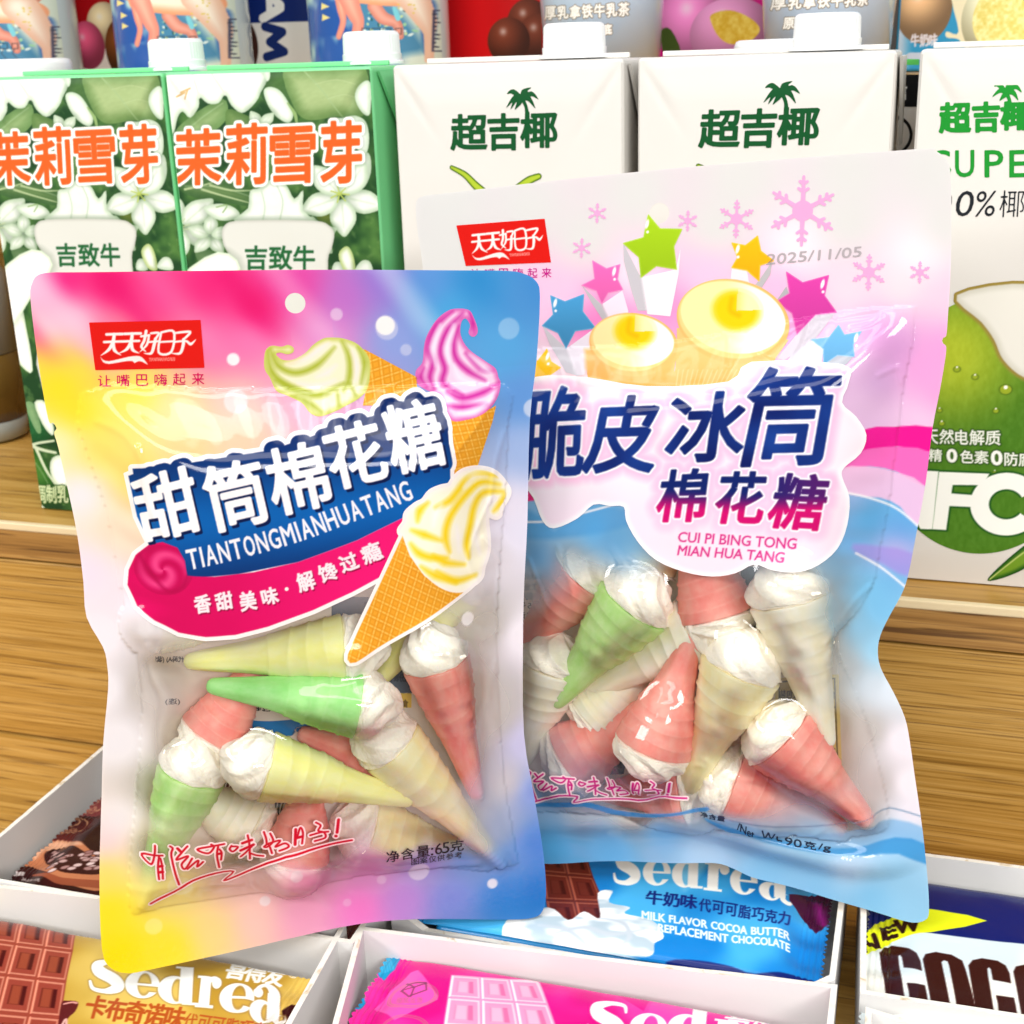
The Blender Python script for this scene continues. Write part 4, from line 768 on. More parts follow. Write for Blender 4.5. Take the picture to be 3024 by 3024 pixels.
# white and navy bar
g = Bar('chocolate_bar', 'white and navy wrapped chocolate bar with a yellow ribbon and huge dark letters, right edge', .4005, -.1385, .545, -.0575, -.0870, 3.5, C(222, 232, 236), ragged=(.8, 1)); c = g.c
g.p(np.full(c.X.shape, 1.), mix(C(206, 220, 226), C(240, 238, 226), sst(vnoise(c.X, c.Y, 20, 91, 2), .3, .7)[..., None])); g.p(c.poly(zc((480, 700), (1900, 700), (2300, 1240), (1932, 1168), (1180, 1080), (700, 1075), (560, 1088), (480, 1080)), 0), C(0, 22, 100))
YL = C(226, 236, 30); g.p(np.maximum(c.poly(zc((560, 1175), (690, 1080), (760, 1010), (860, 975), (1000, 900), (1250, 900), (1640, 985), (1200, 1075), (900, 1150), (720, 1235), (600, 1325), (560, 1330)), 2), -9.), YL)
for ch, q in (('N', (636, 1120, 790, 1235, 20)), ('E', (804, 1040, 930, 1140, 14)), ('W', (902, 985, 1122, 1092, 8))): g.p(c.text(ch, zc(*boxq((q[0]+q[2])/2, (q[1]+q[3])/2-14, (q[2]-q[0])*.86, (q[3]-q[1])*.96, q[4])))+.5, C(40, 10, 12))
BRN = C(52, 12, 12)
def coco(ch, dx, dy):
    T = lambda pts: zc(*[(x+dx, y+dy) for x, y in pts])
    if ch == 'C':
        o = c.poly(T([(798, 1240), (830, 1200), (900, 1186), (1020, 1205), (1080, 1240), (1110, 1300), (1122, 1375), (990, 1350), (975, 1270), (955, 1248), (935, 1262), (940, 1320), (985, 1590), (1010, 1612), (1036, 1600), (1030, 1540), (1015, 1478), (1146, 1496), (1160, 1560), (1174, 1650), (1100, 1640), (960, 1600), (850, 1570)]), 0)
        return o+.25
    o = c.poly(T([(1140, 1290), (1160, 1250), (1240, 1234), (1360, 1256), (1440, 1300), (1466, 1370), (1550, 1690), (1500, 1704), (1380, 1680), (1260, 1660), (1205, 1630)]), 0)
    i = c.poly(T([(1282, 1310), (1300, 1296), (1330, 1306), (1342, 1340), (1398, 1640), (1380, 1664), (1356, 1650), (1345, 1620)]), 0); return np.minimum(o+.25, -i)
g.p(np.max([coco('C', 0, 0), coco('O', 0, 0), coco('C', 702, 98), coco('O', 714, 98)], axis=0), BRN); g.done()
# ------------------------------------------------------------------ the two sweet bags: a pillow of front and back film, print on it, marshmallow cones inside
zm = Z(440, 1900, 1040/1932); zn = Z(400, 2380, 660/1932); zo = Z(230, 920, 410/1932)
FRONT = film('printed_front_film', .9, .05, .4); PRINT = film('film_print', .55, .07, 0); BACKF = film('back_film', .4, .15, 0)
def marsh_mat(name, rgb, rgb2=None):
    mt, nt, b = new_mat(name); v = coords(nt, 1, 1, 3); n = noise_tex(nt, v, 2.2, 4, .6); a = C(*rgb)*255; b_ = C(*(rgb2 or tuple(np.minimum(a*1.06+4, 255))))*255
    nt.links.new(ramp(nt, n, [(.35, a), (.65, b_)]), b.inputs['Base Color']); b.inputs['Roughness'].default_value = .5; b.inputs['Specular IOR Level'].default_value = .35
    b.inputs['Subsurface Weight'].default_value = .5; b.inputs['Subsurface Radius'].default_value = (1., .8, .7); b.inputs['Subsurface Scale'].default_value = .004
    bump(nt, b, noise_tex(nt, coords(nt, 1, 1, 3), 9, 6, .7), .1, .001); return mt
MM = dict(green=marsh_mat('green_marshmallow', (156, 232, 130), (182, 240, 156)), lime=marsh_mat('lime_marshmallow', (186, 234, 134), (208, 241, 164)), yellow=marsh_mat('yellow_marshmallow', (252, 247, 150), (254, 250, 180)),
          cream=marsh_mat('cream_marshmallow', (255, 236, 172), (255, 243, 200)), pink=marsh_mat('pink_marshmallow', (255, 146, 134), (255, 172, 156)), ivory=marsh_mat('ivory_marshmallow', (252, 240, 208), (255, 246, 226)))
def cream_mat():
    mt, nt, b = new_mat('white_marshmallow'); v = coords(nt, 1, 1, 4); b.inputs['Base Color'].default_value = tuple(lin(C(255, 246, 228)))+(1,); b.inputs['Roughness'].default_value = .7
    b.inputs['Subsurface Weight'].default_value = .25; b.inputs['Subsurface Radius'].default_value = (1, .8, .6); b.inputs['Subsurface Scale'].default_value = .002
    bump(nt, b, noise_tex(nt, v, 12, 6, .75), .12, .002); return mt
SUGAR = cream_mat()
CPROF = [(0, 0), (.004, .11), (.016, .19), (.035, .235), (.06, .26), (.2, .37), (.33, .47), (.42, .555), (.428, .60), (.438, .615), (.45, .61), (.50, .69), (.53, .725), (.538, .765), (.547, .77), (.557, .745), (.625, .83), (.633, .872), (.642, .878), (.652, .855), (.715, .915), (.723, .957), (.732, .962), (.742, .94), (.80, 1.0), (.81, 1.0), (.816, .93), (.81, .5)]
def cone_mesh(mat):
    NS = 56; prof = [CPROF[0]]
    for (a, b) in zip(CPROF[:-1], CPROF[1:]):
        k = max(1, int((b[0]-a[0])/.03)); prof += [(a[0]+(b[0]-a[0])*(q+1)/k, a[1]+(b[1]-a[1])*(q+1)/k) for q in range(k)]
    bm = bmesh.new(); rings = []
    for z, r in prof[1:]:
        ring = []
        for k in range(NS):
            a = 2*math.pi*k/NS; f = 1+(.05*abs(math.sin(a*4))-.025)*float(sst(z, .04, .12)*(1-sst(z, .40, .43)))
            f *= 1+.025*mnoise.noise(Vector((math.cos(a)*1.2, math.sin(a)*1.2, z*5)))+.012*mnoise.noise(Vector((math.cos(a)*5, math.sin(a)*5, z*26)))
            ring.append(bm.verts.new((r*f*math.cos(a), r*f*math.sin(a), z+(.012*math.sin(a*2+z*9) if .45 < z < .78 else 0))))
        rings.append(ring)
    tip = bm.verts.new((0, 0, 0))
    for k in range(NS): bm.faces.new((tip, rings[0][(k+1) % NS], rings[0][k]))
    for a, b in zip(rings[:-1], rings[1:]):
        for k in range(NS): bm.faces.new((a[k], a[(k+1) % NS], b[(k+1) % NS], b[k]))
    bm.faces.new(rings[-1]); me = bpy.data.meshes.new('cone'); bm.normal_update(); bm.to_mesh(me); bm.free(); me.materials.append(mat)
    for p in me.polygons: p.use_smooth = True
    return me
def cream_mesh(seed):
    bm = bmesh.new(); bmesh.ops.create_icosphere(bm, subdivisions=7, radius=1); ph = seed*1.3
    for v in bm.verts:
        x, y, z = v.co; a = math.atan2(y, x)+1.3*z; rr = math.hypot(x, y)
        lobe = .085*(1-abs(math.sin(a*3.5+ph)))**1.4*(rr**.8)*(.4+.6*max(z, 0)); n = .08*mnoise.noise(Vector((x*1.8+seed*3, y*1.8, z*1.8)))+.028*mnoise.noise(Vector((x*6, y*6+seed, z*6)))+.012*mnoise.noise(Vector((x*15, y*15+seed, z*15)))+.005*mnoise.noise(Vector((x*34, y*34+seed, z*34)))
        f = 1.0-.09*abs(math.sin(a*3.5+ph))**2*rr*max(z+.3, 0)+lobe+n; zz = z*f
        v.co = Vector((x*f*1.0, y*f*1.0, .845+(zz*.19*(1-.2*rr) if zz > 0 else zz*.06)+.03*max(0, z)**4))
    me = bpy.data.meshes.new('cream'); bm.normal_update(); bm.to_mesh(me); bm.free(); me.materials.append(SUGAR)
    for p in me.polygons: p.use_smooth = True
    return me
CONES = {k: cone_mesh(m) for k, m in MM.items()}; CREAMS = [cream_mesh(s) for s in range(4)]
def cone_r(t): return np.interp(t, [p[0] for p in CPROF[:-2]]+[.88, 1.0], [p[1] for p in CPROF[:-2]]+[1.02, .45])

class Sachet:
    def __init__(s, bl, br, zb_, lean, outline, window, sweets, R, Hf, Hb, group, extra=None, creases=()):
        B0 = at_z([bl], zb_)[0]; B1 = at_z([br], zb_)[0]; e = (B1-B0)/np.linalg.norm(B1-B0); up0 = np.array([0, 0, 1.]); aw = np.cross(up0, e); aw = aw if aw[1] > 0 else -aw
        up = math.cos(lean)*up0+math.sin(lean)*aw; s.flat = Surf(B0, e, up); s.W = float(np.linalg.norm(B1-B0)*1000)
        s.out = smooth(s.flat.uv(outline), 3); win = smooth(s.flat.uv(window), 3)
        lo = s.out.min(0)-3; hi = s.out.max(0)+3; s.box = (lo[0], lo[1], hi[0], hi[1]); cv = Canvas(s.flat, box=s.box, res=.6); X, Y = cv.X, cv.Y; s.cv = cv
        D = cv.sd_segs(segs_of(win), 40.); s.D = D; pr = np.clip(D, 0, None); s.topy = win[:, 1].max()-4; s.inside = bilinear(D, cv.xs[0], cv.ys[0], .6)
        base = Hf*sst(pr, 0, 26)**.75; back = -Hb*sst(pr, 0, 22)**.75; top = np.full(X.shape, -99.); bot = np.full(X.shape, 99.); s.sw = []
        for tip, end, off, kind in sweets:
            a = s.flat.uv([tip], off-1.5)[0]; b = s.flat.uv([end], off)[0]; a = np.r_[a, off-1.5]; b = np.r_[b, off]
            s.sw.append((a, b, kind))
            for t in np.linspace(0, 1, 40):
                p = a+(b-a)*t; r = R*cone_r(t); d2 = (X-p[0])**2+(Y-p[1])**2; q = np.sqrt(np.maximum(r*r-d2, 0)); m_ = d2 < r*r
                top = np.where(m_, np.maximum(top, p[2]+q), top); bot = np.where(m_, np.minimum(bot, p[2]-q), bot)
        lift = np.maximum(base, np.where(top > -50, top+.8, -9)); lift = np.maximum(blur(lift, 5), np.where(top > -50, top+.6, -9)); lift = np.maximum(blur(lift, 2, 2), np.where(top > -50, top+.4, -9))
        low = np.minimum(back, np.where(bot < 50, bot-.8, 9)); low = np.minimum(blur(low, 7), np.where(bot < 50, bot-.5, 9))
        lift += sst(pr, 0, 6)*(vnoise(X, Y, 17, 101, 2)-.3)*.8
        ang = np.arctan2(Y-Y.mean(), X-X.mean()); lift += .14*np.exp(-((pr-7)/6)**2)*np.sin(ang*46+5*vnoise(X, Y, 20, 5))*(pr > 0)       # gathers along the seal
        for P_, amp, wd in creases:
            dist = 3.-cv.line(P_, 3., 5, margin=8.); lift += amp*.55*np.exp(-(dist/wd)**2)*(pr > 0)
        wave = .9*np.sin(Y/31+.5)*sst(np.abs(X-s.W/2), s.W*.3, s.W*.55)+.5*np.sin(X/23+1)*sst(-Y+30, 0, 30)
        if extra is not None: wave = wave+extra(s, X, Y)
        s.front = Surf(B0, e, up, bilinear(np.where(top > -50, lift, lift*(pr > 0))+wave, cv.xs[0], cv.ys[0], .6)); s.back = Surf(B0, e, up, bilinear(np.where(bot < 50, low, low*(pr > 0))+wave-.35, cv.xs[0], cv.ys[0], .6)); s.R = R; s.base = B0; s.group = group
    def build(s, name, label): s.t = thing(name, s.base+s.flat.X*s.W/2000, label, 'sweet bag'); return s.t
    def canvas(s, px, res=.22, pad=3.): return Canvas(s.front, px, res=res, pad=pad)
    def sweet(s, i, label):
        a, b, kind = s.sw[i]; S = s.flat; w = lambda q: S.O+(q[0]*S.X+q[1]*S.Y+q[2]*S.N)/1000; A, B = Vector(w(a)), Vector(w(b)); d = B-A
        t = thing('marshmallow_cone', A, label, 'marshmallow', s.group); t.rotation_mode = 'QUATERNION'; t.rotation_quaternion = d.to_track_quat('Z', 'Y') @ Matrix.Rotation(i*1.1, 3, 'Z').to_quaternion(); t.scale = (s.R/1000, s.R/1000, d.length)
        for nm, me in (('cone', CONES[kind]), ('cream_top', CREAMS[i % 4])):
            o = bpy.data.objects.new(nm, me); COL.objects.link(o); o.parent = t
    def film_front(s, pts, res=.5, hole=None, mod=None):
        c = Canvas(s.front, box=s.box, res=res); c.f = c.sd_segs(segs_of(s.out), 3.); s.fc = c
        P = s.front.uv(zf(*[p[:2] for p in pts])); V = np.array([list(np.array(p[2])/255.)+[p[3]] for p in pts]); acc = np.zeros(c.X.shape+(4,)); wt = np.zeros(c.X.shape)
        for p, v in zip(P, V):
            w = 1/((c.X-p[0])**2+(c.Y-p[1])**2+9.)**1.6; acc += w[..., None]*v; wt += w
        c.col[:] = acc/wt[..., None]; c.col[..., 3] = np.clip((c.col[..., 3]-.17)/.74, 0, 1)
        for ch in range(3): c.col[..., ch] = blur(c.col[..., ch], int(2.6/res), 2)
        if mod: mod(c)
        seal = (s.inside(c.X, c.Y) < -.4) & (c.Y < s.topy); c.col[..., 3] = np.where(seal, c.col[..., 3], np.minimum(c.col[..., 3], .975))
        if hole is not None: c.f = np.minimum(c.f, -c.ell(hole[0], hole[1]))
        return c
    def film_back(s, rgb, hole=None):
        c = Canvas(s.back, box=s.box, res=1.); c.f = c.sd_segs(segs_of(s.out), 3.)
        if hole is not None: c.f = np.minimum(c.f, -c.ell(hole[0], hole[1]))
        c.paint(np.full(c.X.shape, 1.), C(*rgb), cut=False, alpha=.96); return c.emit('back_film', s.t, BACKF, 0)
D_ = lambda *p: zf(*p)

# decorations shared by both bags
def badge(S, z, q, txt, swoosh, tiny, k):
    c = S.canvas(z(*q), .2); c.paint(c.poly(z(*q)), C(222, 26, 18))
    M_ = lambda *p: z(*[tuple(k(x, y)) for x, y in p])
    def st(pts, r=2.): c.paint(np.minimum(c.line(M_(*pts), [w*BK for w in r], 5), c.f), C(250, 240, 236), cut=False)
    BK = c.P(M_((1000, 400)))[0, 0]-c.P(M_((0, 400)))[0, 0]; BK /= 1000   # mm per traced pixel
    for dx, dy in ((0, 0), (252, -8)):
        st([(400+dx, 318+dy), (622+dx, 312+dy)], [20, 20]); st([(366+dx, 424+dy), (600+dx, 416+dy)], [18, 18]); st([(505+dx, 318+dy), (490+dx, 420+dy), (430+dx, 530+dy), (320+dx, 612+dy-24*(dx > 0))], [22, 26, 22, 3]); st([(490+dx, 430+dy), (512+dx, 540+dy), (600+dx, 606+dy-20*(dx > 0))], [24, 24, 4])
    st([(950, 272), (925, 400), (885, 490), (945, 556)], [22, 20, 20, 6]); st([(880, 345), (990, 330)], [16, 16]); st([(990, 330), (960, 460), (862, 562)], [16, 18, 4]); st([(1020, 302), (1125, 300), (1080, 380)], [16, 18, 16]); st([(985, 424), (1126, 412)], [15, 15]); st([(1080, 380), (1060, 470), (1020, 580), (920, 580)], [22, 24, 20, 4])
    st([(1160, 290), (1335, 282), (1300, 560), (1125, 568), (1160, 290)], [16, 18, 18, 17, 16]); st([(1150, 424), (1318, 414)], [15, 15]); st([(1360, 298), (1560, 284), (1470, 390)], [16, 20, 16]); st([(1340, 424), (1500, 410), (1570, 452), (1642, 388)], [15, 16, 22, 3]); st([(1470, 390), (1465, 470), (1420, 580), (1300, 580)], [22, 24, 20, 4])
    c.paint(np.minimum(c.poly(M_((316, 630), (350, 672), (430, 690), (560, 664), (700, 630), (820, 616), (890, 636), (940, 690), (972, 740), (900, 700), (840, 692), (790, 716), (760, 690), (680, 690), (560, 710), (430, 728), (350, 702)), 2), c.f), C(250, 236, 232), cut=False)
    c.paint(c.text('TIANTIANHAORIZI', M_((990, 646), (1350, 640), (1350, 682), (990, 688)))+.02, C(250, 190, 180), cut=False)
    c.emit('brand_badge', S.t, PRINT, .15)
def tagline(S, z, boxes, col):
    c = S.canvas([p for q in boxes for p in z(*rect(*q))], .2)
    for ch, q in zip('让嘴巴嗨起来', boxes): c.paint(c.text(ch, z(*rect(*q)))+.02, col)
    c.emit('tagline_lettering', S.t, PRINT, .15)
HAND = [((170, 340), (165, 420), (135, 500), (55, 410), (235, 425)), ((205, 430), (195, 530), (205, 630)), ((215, 450), (232, 520), (238, 625)), ((205, 520), (232, 515)), ((205, 570), (236, 566)), ((300, 345), (322, 365), (310, 420), (340, 560), (378, 675)),
        ((365, 365), (395, 395)), ((450, 345), (400, 400), (355, 462), (455, 430), (400, 500), (430, 540), (490, 450)), ((450, 540), (520, 480), (545, 470), (535, 520), (585, 478)), ((655, 330), (680, 350), (630, 405), (535, 372), (660, 345), (768, 325)), ((715, 345), (705, 420), (725, 525)), ((725, 370), (745, 400), (740, 460)), ((715, 410), (742, 405)),
        ((830, 340), (815, 370), (845, 388), (885, 350), (830, 345)), ((925, 318), (1005, 290)), ((970, 250), (985, 330), (990, 450)), ((910, 380), (1020, 330)), ((1010, 340), (950, 400), (910, 432)), ((985, 400), (1040, 420), (1105, 428)), ((1110, 222), (1130, 280), (1135, 330)), ((1165, 235), (1190, 300), (1140, 350), (1112, 348), (1150, 330), (1180, 405)), ((1150, 320), (1250, 295), (1210, 350), (1290, 320), (1325, 350), (1245, 385)),
        ((1385, 200), (1380, 330)), ((1400, 260), (1425, 185), (1448, 230), (1440, 322)), ((1385, 275), (1440, 262)), ((1560, 140), (1600, 165), (1580, 210), (1630, 225), (1640, 270), (1550, 300)), ((1510, 250), (1600, 225), (1665, 218)), ((1755, 115), (1742, 225)), ((1730, 255), (1735, 257))]
SWEEP = ((135, 840), (330, 740), (500, 640), (700, 575), (848, 560), (765, 640), (900, 590), (1300, 440), (1870, 292))
def hand(S, z, fn, col, sweep, w=.36):
    m = lambda P: z(*[fn(x, y) for x, y in P]); allp = [p for q in HAND for p in m(q)]+list(z(*sweep)); c = S.canvas(allp, .18); ink = np.full(c.X.shape, -9.)
    for q in HAND: ink = np.maximum(ink, c.line(m(q), w*(1.4 if len(q) == 2 else 1), 5))
    ink = np.maximum(ink, c.line(z(*sweep), [w*1.1]*4+[w*.8]*2+[w*1.1]*(len(sweep)-6), 3)); c.paint(ink+.55, C(250, 226, 228)); c.paint(ink, C(*col)); c.emit('slogan_lettering', S.t, PRINT, .3)
def mirrored(c, word, q, col, g=.05): c.paint(c.text(word, [q[1], q[0], q[3], q[2]])+g, col)
def waffle(c, sd, z, a, b, pitch, base=C(238, 164, 44), lite=C(250, 206, 106), dark=C(216, 130, 24)):
    q = c.P(z(a, b)); d = (q[1]-q[0])/np.linalg.norm(q[1]-q[0]); u = (c.X-q[0, 0])*d[0]+(c.Y-q[0, 1])*d[1]; v = -(c.X-q[0, 0])*d[1]+(c.Y-q[0, 1])*d[0]
    l1 = np.abs(((u*.94+v*.22)/pitch) % 1-.5)*pitch; l2 = np.abs(((v*.92-u*.42)/pitch) % 1-.5)*pitch; k = np.maximum(sst(-l1, -.32, -.1), sst(-l2, -.32, -.1)); k2 = np.maximum(sst(-np.abs(l1-.55), -.4, -.1), sst(-np.abs(l2-.55), -.4, -.1))
    col = mix(np.broadcast_to(base, c.X.shape+(3,)), lite, .75*k[..., None]); col = mix(col, dark, .4*k2[..., None]); col = mix(col, C(250, 190, 60), .3*vnoise(c.X, c.Y, 9, 7)[..., None]); c.paint(sd, col)
def swirl(c, z, sil, base, edge, grooves, lights, groove_col, light_col, r=1.2):
    sd = c.poly(z(*sil), 4, 4.); c.paint(sd, mix(edge, base, sst(sd, 0, 2.2)[..., None])); me_ = sd
    for g in grooves:
        l = np.minimum(c.line(z(*g), [r*.25]+[r*.8]*(len(g)-2)+[r*.25], 6, margin=6.), me_); c.paint(l-.1, groove_col, soft=r*.8, cut=False, amt=.95*sst(me_, 0, .5))
    for g in lights: l = c.line(z(*g), [r*.1]+[r*.75]*(len(g)-2)+[r*.1], 6, margin=5.); c.paint(np.minimum(l, me_), light_col, soft=r*.9, cut=False, amt=.9)
    return sd
# ------------------------------------------------------------------ the smaller, pink-blue-yellow bag in front
out1 = D_((58, 563), (61, 535), (72, 519), (100, 514), (169, 513.5), (562, 509), (850, 510), (956, 511), (989, 517), (1010, 530), (1018, 560), (1012, 680), (1000, 794), (996, 985), (990, 1100), (987, 1210), (988, 1383), (1006, 1495), (1024, 1607), (1029, 1685), (1022, 1718), (1004, 1730), (956, 1734), (787, 1735), (675, 1745), (562, 1768), (450, 1793), (281, 1828), (240, 1834), (210, 1824), (193, 1790), (188, 1664), (192, 1495), (195, 1399), (204, 1300), (202, 1255), (194, 1221), (163, 1165), (157, 1098), (146, 1013), (129, 929), (110, 845), (102, 817), (107, 809), (100, 797), (93, 797), (84, 755), (70, 665))
win1 = D_((152, 742), (400, 736), (700, 730), (948, 727), (958, 800), (955, 900), (948, 1000), (938, 1150), (940, 1300), (948, 1450), (972, 1600), (968, 1630), (850, 1634), (700, 1650), (500, 1682), (300, 1712), (246, 1716), (248, 1600), (262, 1450), (266, 1280), (232, 1130), (200, 960))
S5 = lambda x, y: z5((x, y))[0]
sw1 = [(S5(616, 62), S5(1270, 10), 1, 'yellow'), (S5(692, 140), S5(1312, 215), 6, 'green'), (S5(905, 10), S5(672, 372), -5, 'pink'), (S5(1605, 520), S5(1432, -40), 5, 'pink'), (S5(1388, 528), S5(776, 385), 7, 'yellow'), (S5(478, 880), S5(680, 335), 1, 'lime'), (S5(1690, 745), S5(1225, 250), 2, 'cream'), (S5(1065, 370), S5(975, 790), 0, 'pink'), (S5(1640, 725), S5(1140, 600), -3, 'cream'), (S5(1270, 130), S5(1560, -260), -6, 'yellow'), (S5(1000, 300), S5(1400, 420), -8, 'pink'), (S5(860, -60), S5(480, -90), -6, 'cream'), (S5(560, 470), S5(900, 640), -9, 'ivory')]
CR1 = [(z4((470, 640), (490, 760), (520, 860), (560, 930)), .9, 1.), (z4((330, 560), (420, 600), (500, 700)), .5, 1.1), (z4((1660, 470), (1600, 560), (1520, 650)), .6, .9), (z4((1690, 600), (1660, 700), (1640, 830)), .6, .9), (z4((1640, 820), (1600, 900), (1560, 1010), (1600, 1100)), .7, .9), (z5((500, 0), (520, 110), (560, 190), (540, 300), (540, 420)), 1.1, 1.3), (z5((1480, -60), (1500, 60), (1520, 160)), .7, .9), (z5((1660, 60), (1640, 200), (1680, 330), (1690, 420)), .6, .9), (z5((900, 740), (1100, 720), (1350, 750), (1600, 735)), .7, 1.6), (z5((430, 820), (600, 800), (800, 790)), .6, 1.6), (zg((1400, 690), (1560, 920), (1540, 1200), (1560, 1560)), .8, .8)]
b1 = Sachet(D_((192, 1835))[0], D_((1030, 1705))[0], -.0785, math.radians(8), out1, win1, sw1, 11.3, 11., 8., 'marshmallow cones in the smaller bag', None, CR1)
b1.build('marshmallow_bag', 'smaller sweet bag in front, pink blue and yellow with printed ice creams')
for i, lab in enumerate(['pale yellow marshmallow cone lying uppermost, just under the pink ribbon print of the smaller bag', 'bright green marshmallow cone lying across the smaller bag, white cream to the right', 'pink marshmallow cone behind the green tip, white cream hanging down left', 'pink marshmallow cone upright at the right side of the smaller bag, tip down',
        'yellow marshmallow cone at the middle of the smaller bag, tip pointing right', 'light green marshmallow cone standing tip down at the left of the smaller bag', 'cream marshmallow cone slanting down to the lower right corner of the smaller bag', 'pink marshmallow cone at the bottom behind the red slogan, cream downward', 'cream marshmallow cone behind the net weight lettering of the smaller bag',
        'shaded yellow marshmallow cone behind the printed waffle cone tip', 'dark pink marshmallow cone deep behind the green one, only a patch showing', 'cream marshmallow cone deep at the left under the ribbon print', 'ivory marshmallow cone deep behind the barcode of the smaller bag']): b1.sweet(i, lab)
hole1 = (D_((557, 572))[0], 3.1); b1.film_back((240, 232, 222), hole1)
c = Canvas(b1.back, zm((-10, -450), (1960, 1250)), res=.22)
for y, w, x0, x1 in ((70, '(代码A) (装箱)', 0, 200), (300, '(连)', 90, 170)): mirrored(c, w, zm(*rect(x0, y, x1, y+38)), C(60, 54, 50))
for y, w in ((118, '电话:0663-52'), (160, '食品生产许可证'), (330, '网址见包装')): mirrored(c, w, zm(*rect(560, y, 850, y+34)), C(40, 38, 38))
c.paint(c.poly(zm((150, 520), (300, 470), (560, 420), (960, 400), (960, 470), (600, 520), (450, 600), (160, 570)), 0), C(34, 116, 180))
c.paint(c.poly(zm((1000, -260), (1440, -270), (1450, 270), (1010, 280)), 0), C(92, 104, 118)); c.paint(c.poly(zm((1010, 282), (1440, 272), (1440, 352), (1010, 362)), 0), C(232, 200, 92)); mirrored(c, '食用方法:', zm(*rect(1290, 308, 1420, 350)), C(60, 50, 40))
for k in range(6): mirrored(c, '成分表 能量 蛋白质', zm(*rect(1180, -230+k*80, 1430, -190+k*80)), C(44, 50, 60))
x = 380
while x < 760:
    w = RNG.choice([5, 8, 13]); c.paint(c.poly(zm((x+18, 720), (x+18+w, 720), (x+w-26, 1010), (x-26, 1004)), 0), C(34, 32, 32)); x += w+RNG.choice([6, 9, 15])
for i, ch in enumerate('"918906'): 
    if ch != '"': mirrored(c, {'9': '9', '1': '1', '8': '8', '0': '0', '6': '6'}[ch], zn((640+i*48, 186-i*4), (682+i*48, 183-i*4), (682+i*48, 242-i*4), (640+i*48, 246-i*4)), C(34, 32, 32), .1)
c.emit('back_lettering', b1.t, INK_CARD, .2)
W_ = (238, 234, 239); cp = [
 (70, 545, (245, 190, 225), .97), (120, 530, (236, 20, 122), .97), (200, 540, (232, 14, 110), .97), (300, 556, (238, 60, 140), .97), (400, 535, (236, 30, 122), .97), (480, 580, (232, 20, 112), .97), (560, 535, (226, 70, 165), .97), (650, 556, (190, 110, 200), .97), (720, 530, (150, 120, 210), .97), (800, 535, (90, 150, 218), .97), (900, 530, (44, 140, 206), .97), (1005, 560, (64, 140, 208), .97),
 (90, 620, (244, 205, 228), .97), (150, 600, (246, 180, 212), .97), (190, 650, (248, 120, 172), .97), (400, 650, (246, 112, 172), .97), (470, 640, (244, 120, 180), .97), (550, 690, (244, 160, 200), .97), (620, 640, (222, 140, 208), .97), (740, 640, (140, 160, 222), .97), (850, 590, (70, 165, 222), .97), (950, 660, (84, 165, 222), .97), (985, 750, (96, 150, 216), .97),
 (78, 680, (250, 214, 70), .97), (110, 730, (252, 226, 30), .97), (160, 690, (252, 222, 70), .97), (260, 735, (252, 228, 90), .97), (140, 780, (252, 222, 40), .97), (112, 830, (248, 238, 190), .97), (190, 850, (252, 226, 110), .95), (330, 770, (250, 222, 160), .9), (450, 765, (248, 200, 190), .9), (580, 745, (246, 176, 204), .93),
 (350, 850, (250, 214, 150), .8), (450, 820, (248, 204, 170), .85), (260, 900, (252, 224, 110), .85), (230, 1000, (250, 226, 200), .85), (155, 930, (238, 234, 242), .97), (165, 1080, (240, 224, 240), .97), (200, 1200, (242, 236, 244), .97), (230, 1130, (244, 228, 238), .9), (262, 1200, W_, .7), (270, 1300, W_, .35), (225, 1400, W_, .97), (222, 1550, W_, .97), (200, 1300, W_, .97),
 (200, 1590, (245, 214, 220), .97), (198, 1650, (250, 224, 110), .97), (205, 1720, (250, 228, 36), .97), (225, 1800, (246, 226, 18), .97), (320, 1790, (250, 226, 50), .97), (400, 1760, (250, 216, 140), .97), (480, 1740, (246, 200, 190), .97), (570, 1730, (244, 166, 200), .97), (680, 1715, (242, 130, 205), .97), (760, 1700, (186, 140, 215), .97), (850, 1700, (120, 140, 215), .97), (950, 1690, (50, 130, 208), .97), (1012, 1680, (40, 120, 200), .97), (1010, 1590, (70, 130, 208), .97),
 (1000, 1490, (120, 150, 216), .97), (996, 1400, (200, 200, 234), .97), (985, 1200, (242, 238, 246), .97), (978, 1000, (228, 226, 244), .97), (985, 850, (160, 185, 230), .97), (960, 960, (232, 226, 242), .9), (930, 1050, (240, 234, 242), .75), (925, 1180, W_, .35), (935, 1350, W_, .35), (960, 1480, W_, .6), (950, 1560, (170, 190, 226), .7), (955, 1620, (110, 155, 215), .93),
 (400, 1300, W_, .03), (600, 1250, W_, .03), (800, 1250, W_, .03), (350, 1400, W_, .06), (450, 1500, W_, .03), (650, 1450, W_, .03), (850, 1430, W_, .03), (750, 1350, W_, .03), (550, 1350, W_, .03), (310, 1260, W_, .18), (880, 1330, W_, .06), (300, 1500, (244, 240, 236), .12), (290, 1610, (246, 238, 200), .15), (450, 1610, (244, 200, 206), .07), (600, 1615, (244, 190, 206), .03), (540, 1580, W_, .03), (760, 1580, W_, .03), (850, 1570, W_, .04), (900, 1600, (190, 205, 230), .3),
 (330, 1680, (250, 232, 140), .8), (450, 1660, (242, 190, 190), .72), (580, 1662, (236, 150, 185), .75), (700, 1640, (214, 140, 195), .78), (800, 1630, (150, 140, 205), .85), (880, 1620, (90, 140, 208), .9)]
